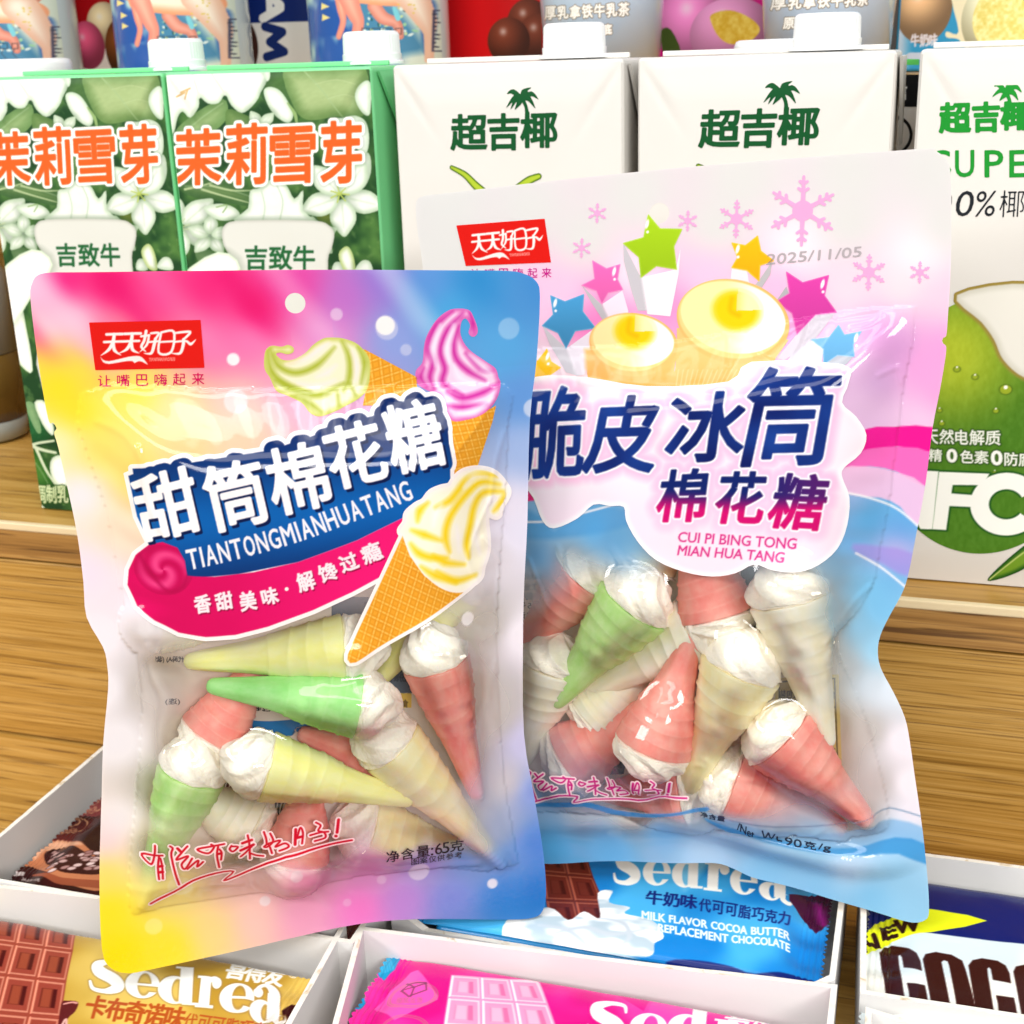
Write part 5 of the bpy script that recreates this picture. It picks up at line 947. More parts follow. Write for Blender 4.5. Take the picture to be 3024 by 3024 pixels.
def mod1(c):
    qx = c.P(D_((0, 515), (1000, 515), (0, 740))); u = (c.X-qx[0, 0])/(qx[1, 0]-qx[0, 0])*1000; v = (c.Y-qx[0, 1])/(qx[2, 1]-qx[0, 1])*225
    k = np.maximum(0, np.sin((u-.62*v)/34))**2*(.55+.45*np.sin((u-.62*v)/91+1))*sst(-v, -235, -140); c.col[..., :3] = mix(c.col[..., :3], C(252, 214, 232)*(u < 600)[..., None]+C(200, 226, 244)*(u >= 600)[..., None], .5*k[..., None])
    k = np.maximum(0, np.sin((u-.62*v)/34+2.6))**3*sst(-v, -200, -100)*(u < 520); c.col[..., :3] = mix(c.col[..., :3], C(226, 0, 104), .45*k[..., None])
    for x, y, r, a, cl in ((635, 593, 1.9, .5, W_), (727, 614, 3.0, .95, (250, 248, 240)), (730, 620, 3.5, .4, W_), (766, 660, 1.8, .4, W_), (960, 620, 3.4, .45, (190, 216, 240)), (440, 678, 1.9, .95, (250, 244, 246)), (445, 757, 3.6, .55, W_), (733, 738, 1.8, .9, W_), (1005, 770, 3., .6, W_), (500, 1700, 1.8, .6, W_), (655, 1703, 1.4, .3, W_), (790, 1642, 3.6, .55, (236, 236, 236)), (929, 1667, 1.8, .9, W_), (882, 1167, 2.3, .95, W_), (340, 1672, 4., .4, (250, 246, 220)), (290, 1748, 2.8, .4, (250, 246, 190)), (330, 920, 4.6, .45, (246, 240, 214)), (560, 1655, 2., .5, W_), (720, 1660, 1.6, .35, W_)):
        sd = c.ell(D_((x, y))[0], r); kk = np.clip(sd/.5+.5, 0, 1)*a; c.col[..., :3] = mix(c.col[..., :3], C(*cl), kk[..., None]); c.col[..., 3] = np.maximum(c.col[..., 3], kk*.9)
b1.film_front(cp, .42, hole1, mod1).emit('front_film', b1.t, FRONT, 0)
# back two ice creams
def ice(z, sil, base, edge, gr, li, gc, lc, cone, axis, pitch, name, lift, halo=0, r=1.2):
    c = b1.canvas(z(*(list(sil)+list(cone))), .2); sc = c.poly(z(*cone), 0, 4.)
    if halo: c.paint(np.maximum(sc, c.poly(z(*sil), 4, 4.))+halo, C(250, 244, 240))
    waffle(c, sc, z, axis[0], axis[1], pitch); swirl(c, z, sil, base, edge, gr, li, gc, lc, r); c.emit(name, b1.t, PRINT, lift)
ice(ze, ((70, 540), (72, 440), (95, 400), (130, 388), (185, 395), (230, 383), (265, 402), (262, 432), (225, 446), (175, 434), (148, 446), (190, 482), (260, 482), (340, 440), (400, 380), (470, 338), (540, 334), (600, 340), (680, 368), (740, 420), (775, 480), (780, 580), (760, 680), (700, 745), (600, 800), (560, 822), (450, 862), (380, 842), (320, 772), (220, 722), (150, 690), (108, 605)), C(240, 240, 206), C(206, 212, 110),
    (((90, 420), (120, 560), (220, 650), (380, 700)), ((110, 410), (160, 520), (280, 570), (420, 520), (540, 400)), ((150, 620), (300, 700), (450, 715), (600, 640)), ((250, 730), (360, 770), (450, 830)), ((590, 360), (640, 470), (640, 600), (600, 690)), ((700, 400), (740, 500), (720, 640)), ((640, 640), (680, 720)), ((560, 700), (570, 790))), (((220, 510), (330, 480), (430, 420), (500, 370)), ((420, 600), (490, 570), (550, 520)), ((300, 640), (420, 660), (540, 620)), ((660, 430), (690, 530), (680, 620))), C(166, 180, 44), C(250, 236, 232), ((738, 410), (1094, 600), (1094, 690), (900, 790), (730, 790), (770, 600)), ((760, 600), (1100, 640)), 3.0, 'green_ice_cream_print', .12)
ice(ze, ((1350, 140), (1440, 148), (1475, 200), (1502, 280), (1490, 320), (1460, 327), (1440, 300), (1450, 250), (1420, 205), (1390, 235), (1388, 320), (1440, 410), (1550, 490), (1620, 540), (1640, 600), (1655, 640), (1640, 720), (1600, 790), (1530, 850), (1440, 882), (1330, 892), (1270, 800), (1230, 720), (1150, 682), (1095, 640), (1085, 560), (1130, 500), (1140, 400), (1160, 320), (1220, 220), (1290, 160)), C(248, 214, 236), C(224, 110, 184),
    (((1330, 160), (1220, 260), (1170, 400), (1200, 500), (1180, 600), (1210, 680)), ((1400, 170), (1300, 280), (1250, 420), (1280, 540), (1270, 640), (1400, 720)), ((1450, 170), (1470, 240), (1475, 300)), ((1375, 260), (1340, 380), (1360, 480), (1440, 560), (1550, 620)), ((1140, 540), (1120, 600), (1160, 660)), ((1300, 700), (1400, 740), (1540, 700), (1640, 640)), ((1300, 790), (1400, 800), (1560, 780)), ((1420, 440), (1520, 540), (1600, 560))), (((1250, 250), (1200, 400), (1220, 520)), ((1340, 520), (1380, 600), (1470, 640)), ((1450, 450), (1540, 530), (1590, 570)), ((1340, 250), (1300, 400), (1310, 500)), ((1380, 840), (1480, 830), (1600, 740))), C(204, 30, 150), C(246, 240, 250), ((1310, 890), (1440, 885), (1625, 790), (1600, 900), (1500, 1200), (1340, 1260), (1300, 1050)), ((1440, 880), (1400, 1250)), 2.6, 'purple_ice_cream_print', .12)
# title panel
pts = z4((420, 560), (1530, 450), (1530, 1100), (420, 1320)); c = b1.canvas(pts, .22, 2.)
chars = [('甜', 560, 838, 208, 226, 13), ('筒', 790, 808, 204, 226, 13), ('棉', 998, 752, 200, 228, 13), ('花', 1192, 672, 194, 212, 14), ('糖', 1388, 610, 188, 236, 13)]
ti = np.full(c.X.shape, -9.)
for ch, x, y, w, h, r in chars: ti = np.maximum(ti, c.text(ch, z4(*boxq(x, y, w-8, h-8, r)), 6.))
ti = blur(ti, 1, 1)+.04
blue = np.maximum(ti-(-2.6), c.poly(z4((445, 720), (640, 700), (900, 660), (1200, 560), (1470, 500), (1500, 560), (1512, 790), (1400, 862), (1200, 960), (1000, 1034), (800, 1074), (650, 1086), (560, 1090), (500, 960), (470, 900)), 0, 6.)); blue = np.minimum(blue, c.poly(z4((400, 600), (900, 520), (1560, 380), (1535, 640), (1512, 792), (1400, 862), (1200, 960), (1000, 1034), (800, 1074), (650, 1086), (560, 1090), (460, 880)), 0, 8.))
rib = c.poly(z4((428, 1110), (432, 1060), (455, 1010), (500, 975), (545, 966), (595, 985), (620, 1030), (628, 1080), (720, 1083), (850, 1068), (1000, 1034), (1200, 960), (1400, 862), (1365, 960), (1290, 1076), (1180, 1135), (1050, 1195), (900, 1250), (790, 1278), (690, 1285), (600, 1270), (520, 1230), (460, 1180)), 0, 6.)
hal = np.maximum(blue, rib)+1.35; c.paint(hal, C(248, 242, 242)); qb = c.P(z4((900, 600), (900, 1080))); v = (c.Y-qb[1, 1])/(qb[0, 1]-qb[1, 1]); bc = mix(C(10, 38, 96), C(10, 96, 176), np.exp(-((v-.42)/.34)**2)[..., None]); c.paint(blue, bc)
c.paint(rib, mix(C(214, 8, 92), C(238, 22, 116), sst(c.X, c.X.min()+20, c.X.max()-30)[..., None])); sp = c.ell(z4((548, 1060))[0], 9, 8); q = c.P(z4((548, 1060)))[0]; ph = np.arctan2(c.Y-q[1], c.X-q[0])+np.hypot(c.X-q[0], c.Y-q[1])*.5
c.paint(np.minimum(sp, rib), mix(C(190, 6, 80), C(244, 90, 150), (.5+.5*np.sin(ph*2))[..., None]*sst(sp, 0, 3)[..., None]), amt=.7)
c.paint(np.minimum(c.line(z4((470, 1010), (500, 1060), (560, 1130), (610, 1120), (628, 1085)), .4), rib), C(180, 4, 74), soft=.8)
tis = np.full(c.X.shape, -9.); dx = 9
for ch, x, y, w, h, r in chars: tis = np.maximum(tis, c.text(ch, z4(*boxq(x+dx, y+dx, w-8, h-8, r)), 2.5))
c.paint(tis+.5, C(8, 26, 74)); c.paint(ti+.46, C(250, 246, 248))
py = c.along('TIANTONGMIANHUATANG', z4((632, 1060), (760, 1032), (900, 996), (1040, 952), (1200, 892), (1392, 820)), 58, 2., .95)
c.paint(py+.14, C(244, 240, 246)); c.paint(np.full(c.X.shape, -9.), WHT)
for ch, x, y, w, h, r in (('香', 680, 1174, 52, 58, 8), ('甜', 752, 1164, 54, 56, 10), ('美', 832, 1164, 52, 62, 10), ('味', 905, 1148, 52, 54, 14), ('解', 1026, 1098, 56, 62, 16), ('馋', 1100, 1068, 60, 58, 18), ('过', 1170, 1034, 58, 56, 20), ('瘾', 1246, 1002, 66, 62, 20)):
    sd = c.text(ch, z4(*boxq(x+4, y+5, w, h, r))); c.paint(sd+.2, C(150, 4, 64)); c.paint(c.text(ch, z4(*boxq(x, y, w, h, r)))+.24, C(250, 236, 240))
c.paint(c.ell(z4((962, 1124))[0], .6), WHT); c.emit('title_print', b1.t, PRINT, .24)
ice(zg, ((690, 640), (735, 570), (750, 490), (830, 420), (895, 385), (955, 310), (1040, 270), (1120, 250), (1155, 200), (1230, 130), (1340, 102), (1450, 112), (1530, 150), (1600, 230), (1635, 300), (1605, 380), (1570, 440), (1560, 500), (1530, 520), (1485, 500), (1462, 455), (1480, 412), (1535, 375), (1520, 338), (1478, 352), (1445, 400), (1442, 560), (1455, 700), (1452, 830), (1412, 960), (1395, 1045), (1330, 1105), (1235, 1182), (1120, 1178), (1000, 1120), (880, 1010), (790, 880), (740, 760), (712, 690)), C(255, 252, 226), C(254, 250, 236),
    (((1540, 165), (1400, 150), (1270, 200), (1190, 300), (1120, 380), (1000, 440)), ((1560, 240), (1400, 215), (1300, 290), (1190, 420), (1110, 560), (1085, 700), (1120, 830)), ((1590, 300), (1420, 310), (1340, 420), (1300, 600), (1270, 760), (1290, 880)), ((930, 400), (860, 470), (840, 560)), ((790, 640), (900, 680), (1050, 730)), ((780, 760), (850, 840), (960, 880), (1100, 880)), ((980, 860), (1080, 920), (1250, 940)), ((870, 960), (1000, 1040), (1180, 1100)), ((1010, 1000), (1180, 1080), (1350, 1030)), ((1600, 330), (1570, 400), (1510, 470))), (((1180, 600), (1195, 700), (1205, 830)), ((1050, 420), (1000, 500), (980, 600)), ((1370, 560), (1350, 700), (1390, 850)), ((1250, 260), (1330, 180), (1440, 170))), C(250, 212, 10), C(255, 252, 250),
    ((708, 690), (228, 1730), (226, 1775), (250, 1805), (300, 1798), (1240, 1185), (1120, 1178), (900, 1040), (770, 860)), ((980, 930), (250, 1790)), 2.7, 'yellow_ice_cream_print', .36, 1.15, 1.35)
badge(b1, zo, ((155, 152), (1708, 116), (1762, 782), (242, 816)), None, None, None, lambda x, y: (x, y))
tagline(b1, zo, [(276, 884, 464, 1042), (544, 876, 720, 1038), (812, 872, 980, 1032), (1066, 864, 1240, 1030), (1322, 856, 1500, 1022), (1584, 850, 1760, 1018)], C(206, 14, 90))
hand(b1, zn, lambda x, y: (x, y), (206, 18, 44), SWEEP)
c = b1.canvas(z5((1290, 660), (1560, 740)), .2)
for i, (ch, w) in enumerate((('净', 44), ('含', 44), ('量', 44), (':', 8), ('6', 24), ('5', 24), ('克', 46))):
    x = (1296, 1346, 1398, 1446, 1460, 1484, 1510)[i]; y = 698-(x-1296)*.16; h = 42; c.paint(c.text(ch, z5((x, y-(0 if ch != ':' else -12)), (x+w, y-w*.15-(0 if ch != ':' else -12)), (x+w, y+h-w*.15-5), (x, y+h-5)))+.05, C(44, 40, 44))
for i, ch in enumerate('图案仅供参考'): x = 1380+i*29.; y = 722-i*4.2; c.paint(c.text(ch, z5((x, y), (x+26, y-4), (x+26, y+18), (x, y+22)))+.02, C(70, 66, 74))
c.emit('net_weight_lettering', b1.t, PRINT, .15)
# ------------------------------------------------------------------ the larger, white-pink-blue bag behind
S7 = lambda x, y: z7((x, y))[0]
rt = zi((300, -330))[0]
out2 = D_((799, 504), (790, 440), (786, 395), (789, 377), (802, 370), (850, 364), (1165, 328), (1405, 306), (1737, 281)) + D_((1762, 284), (1784, 299), (1793, 325), (1795, 420), (1793, 520), (1788, 600)) + zi((290, -10), (278, -4), (276, 16), (290, 30), (284, 90), (265, 200), (240, 330), (215, 530), (180, 720), (150, 870), (125, 940), (80, 1020), (48, 1090), (40, 1150), (52, 1210), (100, 1300), (140, 1390), (158, 1480), (175, 1600), (190, 1700), (202, 1790)) + zd((1735, 290), (1752, 430), (1762, 530), (1771, 640), (1772, 735), (1755, 765), (1710, 778), (1640, 766), (1550, 738), (1400, 690), (1250, 648), (1100, 614), (1000, 588), (930, 552), (860, 521), (780, 514), (600, 515), (90, 514)) + D_((950, 1640), (880, 1642), (862, 1630), (858, 1550), (852, 1400), (862, 1280), (886, 1190), (902, 1130), (885, 1080), (850, 1000), (832, 900), (816, 700))
win2 = D_((868, 690), (1000, 660), (1100, 655), (1300, 640)) + z6((1400, 765), (1730, 738), (1752, 760), (1742, 900), (1705, 1080), (1690, 1200), (1665, 1400), (1640, 1600), (1600, 1800)) + z7((1585, 150), (1520, 280), (1440, 370), (1400, 420), (1440, 520), (1510, 680), (1570, 860), (1620, 1050), (1640, 1190), (1600, 1250), (1400, 1262), (1150, 1215), (900, 1152), (500, 1165), (100, 1150)) + D_((940, 1555), (905, 1500), (900, 1380), (920, 1250), (945, 1150), (920, 1060), (895, 900))
sw2 = [(S7(30, 490), S7(400, 60), -3, 'pink'), (S7(192, 705), S7(625, 165), 5, 'lime'), (S7(760, -190), S7(935, 425), -1, 'pink'), (S7(1378, 888), S7(1180, 100), 5, 'ivory'), (S7(338, 648), S7(930, 330), -4, 'ivory'), (S7(805, 385), S7(588, 985), 7, 'pink'), (S7(770, 1080), S7(1060, 420), 6, 'cream'), (S7(640, 690), S7(200, 985), -3, 'pink'), (S7(60, 960), S7(225, 430), -2, 'ivory'), (S7(1565, 1215), S7(1090, 760), 5, 'pink'), (S7(1460, 1245), S7(860, 1000), 0, 'pink'), (S7(400, 1085), S7(850, 1050), -5, 'pink'), (S7(760, -200), S7(540, 110), -7, 'cream'), (S7(1010, 640), S7(800, 930), -8, 'cream'), (S7(620, 520), S7(330, 800), -9, 'ivory')]
def gusset(s, X, Y):                                     # the bottom gusset stands out over the lower seal
    q = s.flat.uv(zd((60, 330), (700, 330), (1000, 420), (1300, 510), (1560, 590), (1640, 600))); y = np.interp(X, q[:, 0], q[:, 1]); d = (Y-y)
    r = 7.5*np.exp(-(np.where(d > 0, d/9, d/6))**2)*sst(s.D+14, -4, 10)*np.interp(X, [0, s.W*.35, s.W*.6, s.W], [.35, .5, 1, .9]); return r+1.1*np.sin(X/7.5+.6*np.sin(X/19))*np.exp(-((Y-8)/9)**2)
CR2 = [(z6((940, 830), (955, 900), (960, 980)), .6, .8), (z6((1020, 780), (1030, 830), (1060, 860)), .6, .8), (z6((1080, 940), (1200, 990), (1290, 900)), .5, .8), (z6((1240, 960), (1280, 880), (1300, 800)), .6, .8), (z6((1420, 780), (1560, 750), (1650, 730)), .7, 1.), (z6((1480, 830), (1560, 810), (1610, 770)), .6, .8), (z6((1340, 820), (1280, 880)), .5, .8), (z6((860, 880), (900, 820), (920, 790)), .5, .8), (z6((330, 1060), (600, 1085), (900, 1090)), .6, 1.), (z6((1600, 1030), (1680, 1000), (1700, 1060)), .6, 1.), (z7((250, 0), (320, 180), (360, 420)), .8, .9), (z7((120, 60), (180, 200), (230, 330)), .7, .9), (z7((1390, 400), (1480, 270), (1560, 190)), .8, 1.), (z7((1400, 440), (1500, 560), (1540, 700)), .8, 1.), (z7((760, 880), (900, 930), (1000, 960)), .5, .7), (z7((870, 890), (1000, 960), (1100, 980)), .5, .7), (z7((1440, 420), (1620, 620)), .7, 1.2), (z7((1240, 1300), (1430, 1180), (1600, 1150)), .6, 1.), (zd((1200, 500), (1400, 560), (1560, 580)), .9, 1.)]
b2 = Sachet(D_((1000, 1640))[0], D_((1750, 1740))[0], -.0793, math.radians(11), out2, win2, sw2, 13.8, 12., 9., 'marshmallow cones in the larger bag', gusset, CR2)
b2.build('marshmallow_bag', 'larger sweet bag behind on the right, white and pink with stars, snowflakes and navy title')
for i, lab in enumerate(['pink marshmallow cone at the left of the larger bag, partly behind the front bag edge', 'light green marshmallow cone slanting tip down left in the larger bag', 'pink marshmallow cone just under the cloud print, cream end low', 'pale ivory marshmallow cone hanging tip down at the right of the larger bag', 'pale ivory marshmallow cone lying behind the light green one, tip to the left', 'pink marshmallow cone pointing straight up in the middle of the larger bag',
        'cream marshmallow cone in the middle of the larger bag, tip down to the left', 'pink marshmallow cone low down behind the upright pink one, its cream to the left', 'ivory marshmallow cone beside the front bag edge, tip down', 'pink marshmallow cone on top at the lower right corner of the larger bag', 'deep pink marshmallow cone beneath another pink one at the lower right', 'pink marshmallow cone at the very bottom behind the purple slogan of the larger bag', 'cream marshmallow cone under the cloud print, only its end showing', 'cream marshmallow cone deep in the centre of the larger bag, mostly hidden', 'ivory marshmallow cone deep at the left of the larger bag, mostly hidden']): b2.sweet(i, lab)
hole2 = (D_((1244, 402))[0], 3.3); b2.film_back((234, 228, 220), hole2)
c = Canvas(b2.back, z7((60, 60), (1520, 1250)), res=.25)
for y, w in ((134, '(代码分装)'), (176, '二区工业园'), (216, '2266-8899'), (258, '21125号'), (300, '联系电话')): mirrored(c, w, z7(*rect(40, y, 196, y+32)), C(70, 62, 58))
sd = c.poly(z7((1150, 590), (1425, 570), (1440, 1000), (1160, 1010)), 0); c.paint(sd, C(236, 216, 140)); c.paint(np.minimum(sd-1.2, 1.6-sd), C(70, 66, 50))
for k in range(6): mirrored(c, '食用前请检查包装', z7(*rect(1170, 640+k*60, 1410, 676+k*60)), C(60, 56, 46))
c.paint(c.poly(z7((480, 20), (560, 20), (560, 120), (500, 110)), 0), C(40, 46, 40)); c.paint(c.poly(z7((1000, 60), (1090, 60), (1080, 440), (1010, 420)), 0), C(60, 86, 44)); c.paint(c.poly(z7((420, 900), (520, 900), (500, 1000), (400, 1000)), 0), C(54, 54, 70))
c.emit('back_print_pattern', b2.t, INK_CARD, .2)
WH2 = (222, 222, 220); L3 = (240, 190, 226); bl = (110, 180, 226); cp2 = [(850, 390, WH2, .97), (1000, 400, WH2, .97), (1200, 370, WH2, .97), (1400, 340, WH2, .97), (1600, 330, WH2, .97), (1760, 320, WH2, .97), (820, 480, WH2, .97), (900, 480, WH2, .97), (1100, 450, WH2, .97), (1350, 430, WH2, .97), (1600, 420, WH2, .97), (1780, 430, WH2, .97), (1730, 480, (244, 236, 242), .97), (1500, 470, (246, 236, 242), .97),
 (1000, 560, (246, 196, 228), .97), (1060, 560, (246, 200, 230), .97), (1150, 600, (246, 140, 204), .97), (1110, 620, (246, 130, 200), .97), (1200, 520, (248, 226, 240), .97), (1260, 580, (247, 150, 208), .97), (1330, 520, (247, 200, 230), .97), (1470, 540, (247, 190, 226), .97), (1500, 640, (244, 150, 206), .95), (1600, 550, (240, 216, 230), .97), (1700, 540, (238, 222, 230), .97), (1780, 560, (240, 206, 226), .97), (1780, 660, (240, 160, 216), .97), (1770, 750, (240, 160, 214), .97), (1740, 700, (236, 160, 216), .97),
 (1660, 640, (222, 160, 216), .93), (1600, 660, (236, 200, 232), .92), (1660, 720, (206, 164, 212), .92), (1690, 660, (206, 150, 206), .93), (1620, 760, (226, 190, 226), .92), (1700, 790, (228, 190, 224), .95), (1740, 790, (240, 200, 228), .97), (1600, 850, (236, 180, 222), .92), (1030, 690, (246, 226, 238), .92), (1020, 760, (244, 220, 236), .92), (1100, 700, (246, 216, 220), .93), (1250, 750, (246, 206, 214), .93), (1450, 720, (244, 216, 232), .92),
 (1020, 980, (120, 180, 226), .95), (1010, 1050, (90, 160, 214), .85), (1060, 980, (130, 186, 226), .93), (1120, 1000, (90, 166, 220), .9), (1160, 1020, (100, 170, 222), .75), (1080, 1060, (180, 212, 236), .4), (1010, 1120, (190, 212, 230), .45), (1600, 930, (150, 180, 226), .95), (1700, 930, (90, 174, 224), .97), (1640, 980, (84, 164, 216), .95), (1730, 960, (90, 172, 224), .97), (1700, 1000, (100, 160, 220), .97), (1600, 1020, (110, 170, 222), .9), (1690, 1040, (200, 176, 226), .97), (1680, 1090, bl, .97), (1640, 1110, (120, 190, 230), .93), (1570, 1070, (120, 186, 228), .6), (1660, 1150, (120, 190, 232), .97), (1655, 1230, (150, 206, 236), .97), (1620, 1180, (140, 200, 234), .85), (1590, 1170, (150, 204, 234), .45),
 (1680, 1300, (222, 232, 242), .97), (1650, 1290, (216, 230, 242), .8), (1600, 1260, (200, 222, 238), .45), (1700, 1400, (240, 232, 240), .97), (1715, 1480, (242, 234, 240), .97), (1725, 1545, (242, 232, 240), .97), (1640, 1380, (236, 234, 240), .35), (1660, 1480, (236, 230, 238), .4),
 (1520, 1110, WH2, .05), (1110, 1110, WH2, .08), (1050, 1170, WH2, .08), (1570, 1380, WH2, .05), (1200, 1530, WH2, .1), (1540, 1220, WH2, .04), (1300, 1110, WH2, .03), (1150, 1150, WH2, .03), (1300, 1200, WH2, .03), (1450, 1180, WH2, .03), (1150, 1350, WH2, .03), (1300, 1400, WH2, .03), (1450, 1400, WH2, .03), (1550, 1450, WH2, .05), (1540, 1280, WH2, .08), (1250, 1280, WH2, .03), (1060, 1250, WH2, .05), (1400, 1500, WH2, .04), (1600, 1540, WH2, .1), (1250, 1500, WH2, .05), (1020, 1300, (210, 210, 226), .2), (1020, 1440, (150, 160, 190), .35), (1010, 1200, (210, 212, 226), .2),
 (1100, 1520, (150, 180, 220), .4), (1010, 1520, (120, 170, 216), .7), (1040, 1600, (84, 168, 222), .96), (1150, 1600, (100, 172, 222), .96), (1250, 1570, (120, 180, 226), .92), (1400, 1570, (150, 190, 226), .75), (1330, 1610, (176, 208, 234), .96), (1550, 1580, (140, 196, 232), .75), (1600, 1640, (190, 214, 238), .96), (1450, 1640, (140, 198, 232), .97), (1700, 1640, (150, 204, 236), .97), (1740, 1620, (160, 206, 236), .97), (1730, 1700, (150, 202, 234), .97), (1640, 1690, (130, 192, 230), .97), (1550, 1670, (140, 198, 232), .97), (1720, 1590, (170, 206, 236), .97), (900, 1500, WH2, .9), (860, 1600, bl, .97), (870, 1300, WH2, .97), (850, 900, WH2, .97)]
def mod2(c):
    def pt(sd, col, a=1., al=.97, soft=.5): k = np.clip(sd/soft+.5, 0, 1)*a; c.col[..., :3] = mix(c.col[..., :3], C(*col), k[..., None]); c.col[..., 3] = np.maximum(c.col[..., 3], k*al)
    pt(c.poly(z6((1540, 1266), (1660, 1256), (1840, 1258), (1826, 1366), (1680, 1340), (1510, 1362)), 2), (232, 14, 146)); pt(c.poly(z6((1510, 1362), (1600, 1345), (1690, 1342), (1826, 1368), (1800, 1512), (1680, 1450), (1560, 1425), (1420, 1436), (1470, 1400)), 2), (240, 104, 188))
    pt(c.poly(z6((1420, 1436), (1560, 1428), (1680, 1452), (1800, 1514), (1770, 1680), (1690, 1600), (1600, 1560), (1460, 1545)), 2), (240, 192, 226), .9); pt(c.poly(z6((1490, 1760), (1600, 1770), (1745, 1800), (1720, 1900), (1620, 1850), (1500, 1800)), 2), (160, 140, 220), .7, .9, 1.5)
    pt(c.poly(z6((0, 1480), (66, 1512), (100, 1545), (118, 1572), (60, 1580), (0, 1560)), 0), (224, 30, 120)); pt(c.poly(z6((0, 1600), (70, 1608), (140, 1640), (200, 1700), (360, 1600), (500, 1612), (520, 1680), (300, 1730), (100, 1740), (0, 1730)), 2), (80, 158, 216), .85, .95, 2.)
    for p in (((1440, 1535), (1560, 1562), (1680, 1610), (1775, 1690)), ((60, 1665), (200, 1660), (330, 1625), (480, 1585)), ((1500, 1800), (1620, 1870), (1730, 1960))): pt(c.line(z6(*p), .35), (246, 244, 248), .9)
    pt(c.poly(zd((40, 262), (160, 250), (300, 256), (400, 285), (520, 300), (700, 290), (800, 270), (800, 292), (660, 312), (500, 318), (380, 305), (260, 272), (40, 272)), 2), (40, 126, 190), .95, .95); pt(c.line(zd((900, 330), (1100, 360), (1330, 352), (1500, 330), (1600, 276), (1735, 312)), .25), (90, 130, 170), .7, .8)
    pt(c.poly(zd((800, 290), (1000, 360), (1200, 385), (1400, 384), (1520, 360), (1620, 326), (1745, 360), (1755, 430), (1625, 404), (1500, 440), (1380, 452), (1200, 436), (1000, 390), (800, 320)), 2), (130, 184, 228), .75, .85, 1.); pt(c.poly(zd((800, 320), (1000, 390), (1200, 436), (1380, 452), (1500, 440), (1625, 404), (1755, 432), (1762, 524), (1640, 478), (1500, 486), (1350, 482), (1150, 450), (950, 390), (800, 335)), 2), (62, 150, 212), .9, .96, .8)
b2.film_front(cp2, .42, hole2, mod2).emit('front_film', b2.t, FRONT, 0)
# cloud behind the titles
c = b2.canvas(z6((40, 960), (1620, 1920)), .3); X, Y = c.X, c.Y
cl = c.poly(z6((40, 1120), (120, 1040), (330, 1040), (600, 1080), (950, 1060), (1050, 975), (1440, 985), (1470, 1060), (1440, 1150), (1500, 1210), (1545, 1290), (1520, 1370), (1450, 1430), (1440, 1470), (1472, 1560), (1462, 1680), (1420, 1780), (1340, 1850), (1240, 1882), (1130, 1870), (1060, 1848), (980, 1886), (880, 1900), (760, 1880), (640, 1830), (560, 1750), (510, 1660), (500, 1600), (440, 1596), (370, 1590), (300, 1650), (200, 1692), (150, 1660), (110, 1560), (60, 1480), (40, 1300)), 3, 8.)
ctext = np.full(X.shape, -9.); NAVY = C(14, 34, 104)
T1 = [('脆', (96, 1092), (344, 1080), (318, 1466), (70, 1478)), ('皮', (382, 1132), (668, 1120), (620, 1446), (318, 1452)), ('冰', (720, 1116), (1040, 1104), (1000, 1398), (676, 1404)), ('筒', (1070, 1006), (1440, 1000), (1372, 1412), (968, 1424))]
for t in T1: ctext = np.maximum(ctext, c.text(t[0], z6(*t[1:]), 5.))
T2 = [('棉', (672, 1446), (868, 1436), (838, 1660), (634, 1662)), ('花', (928, 1452), (1118, 1452), (1090, 1672), (882, 1668)), ('糖', (1176, 1456), (1390, 1466), (1344, 1700), (1110, 1684))]
c2t = np.full(X.shape, -9.)
for t in T2: c2t = np.maximum(c2t, c.text(t[0], z6(*t[1:]), 5.))
glow = np.maximum(ctext, c2t); base = mix(C(246, 240, 246), C(247, 196, 226), sst(glow, -5.5, -1.5)[..., None]); low = c.P(z6((800, 1600)))[0, 1]; base = mix(base, C(246, 216, 234), .5*sst(-(Y-low), -14, 8)[..., None])
c.paint(cl, mix(C(250, 248, 250), base, sst(cl, 0, 2.2)[..., None]))
c.paint(ctext+1.25, C(250, 246, 250)); c.paint(ctext+.6, mix(C(12, 26, 92), C(24, 66, 150), vnoise(X, Y, 9, 77)[..., None])); yt, yb = c.P(z6((900, 1450), (900, 1690)))[:, 1]; k = sst((yt-Y)/(yt-yb), .3, .75)
c.paint(c2t+1.1, C(250, 244, 250)); c.paint(c2t+.46, mix(NAVY, C(208, 10, 110), np.clip(k+.35*sst(X, c.P(z6((1000, 1500)))[0, 0], c.P(z6((1380, 1500)))[0, 0]), 0, 1)[..., None]))
for w, q in (('CUI PI BING TONG', ((738, 1708), (1246, 1736), (1240, 1782), (732, 1750))), ('MIAN HUA TANG', ((738, 1766), (1194, 1796), (1186, 1842), (730, 1808)))): c.paint(c.text(w, z6(*q))+.05, C(206, 20, 120))
c.emit('title_print', b2.t, PRINT, .3)
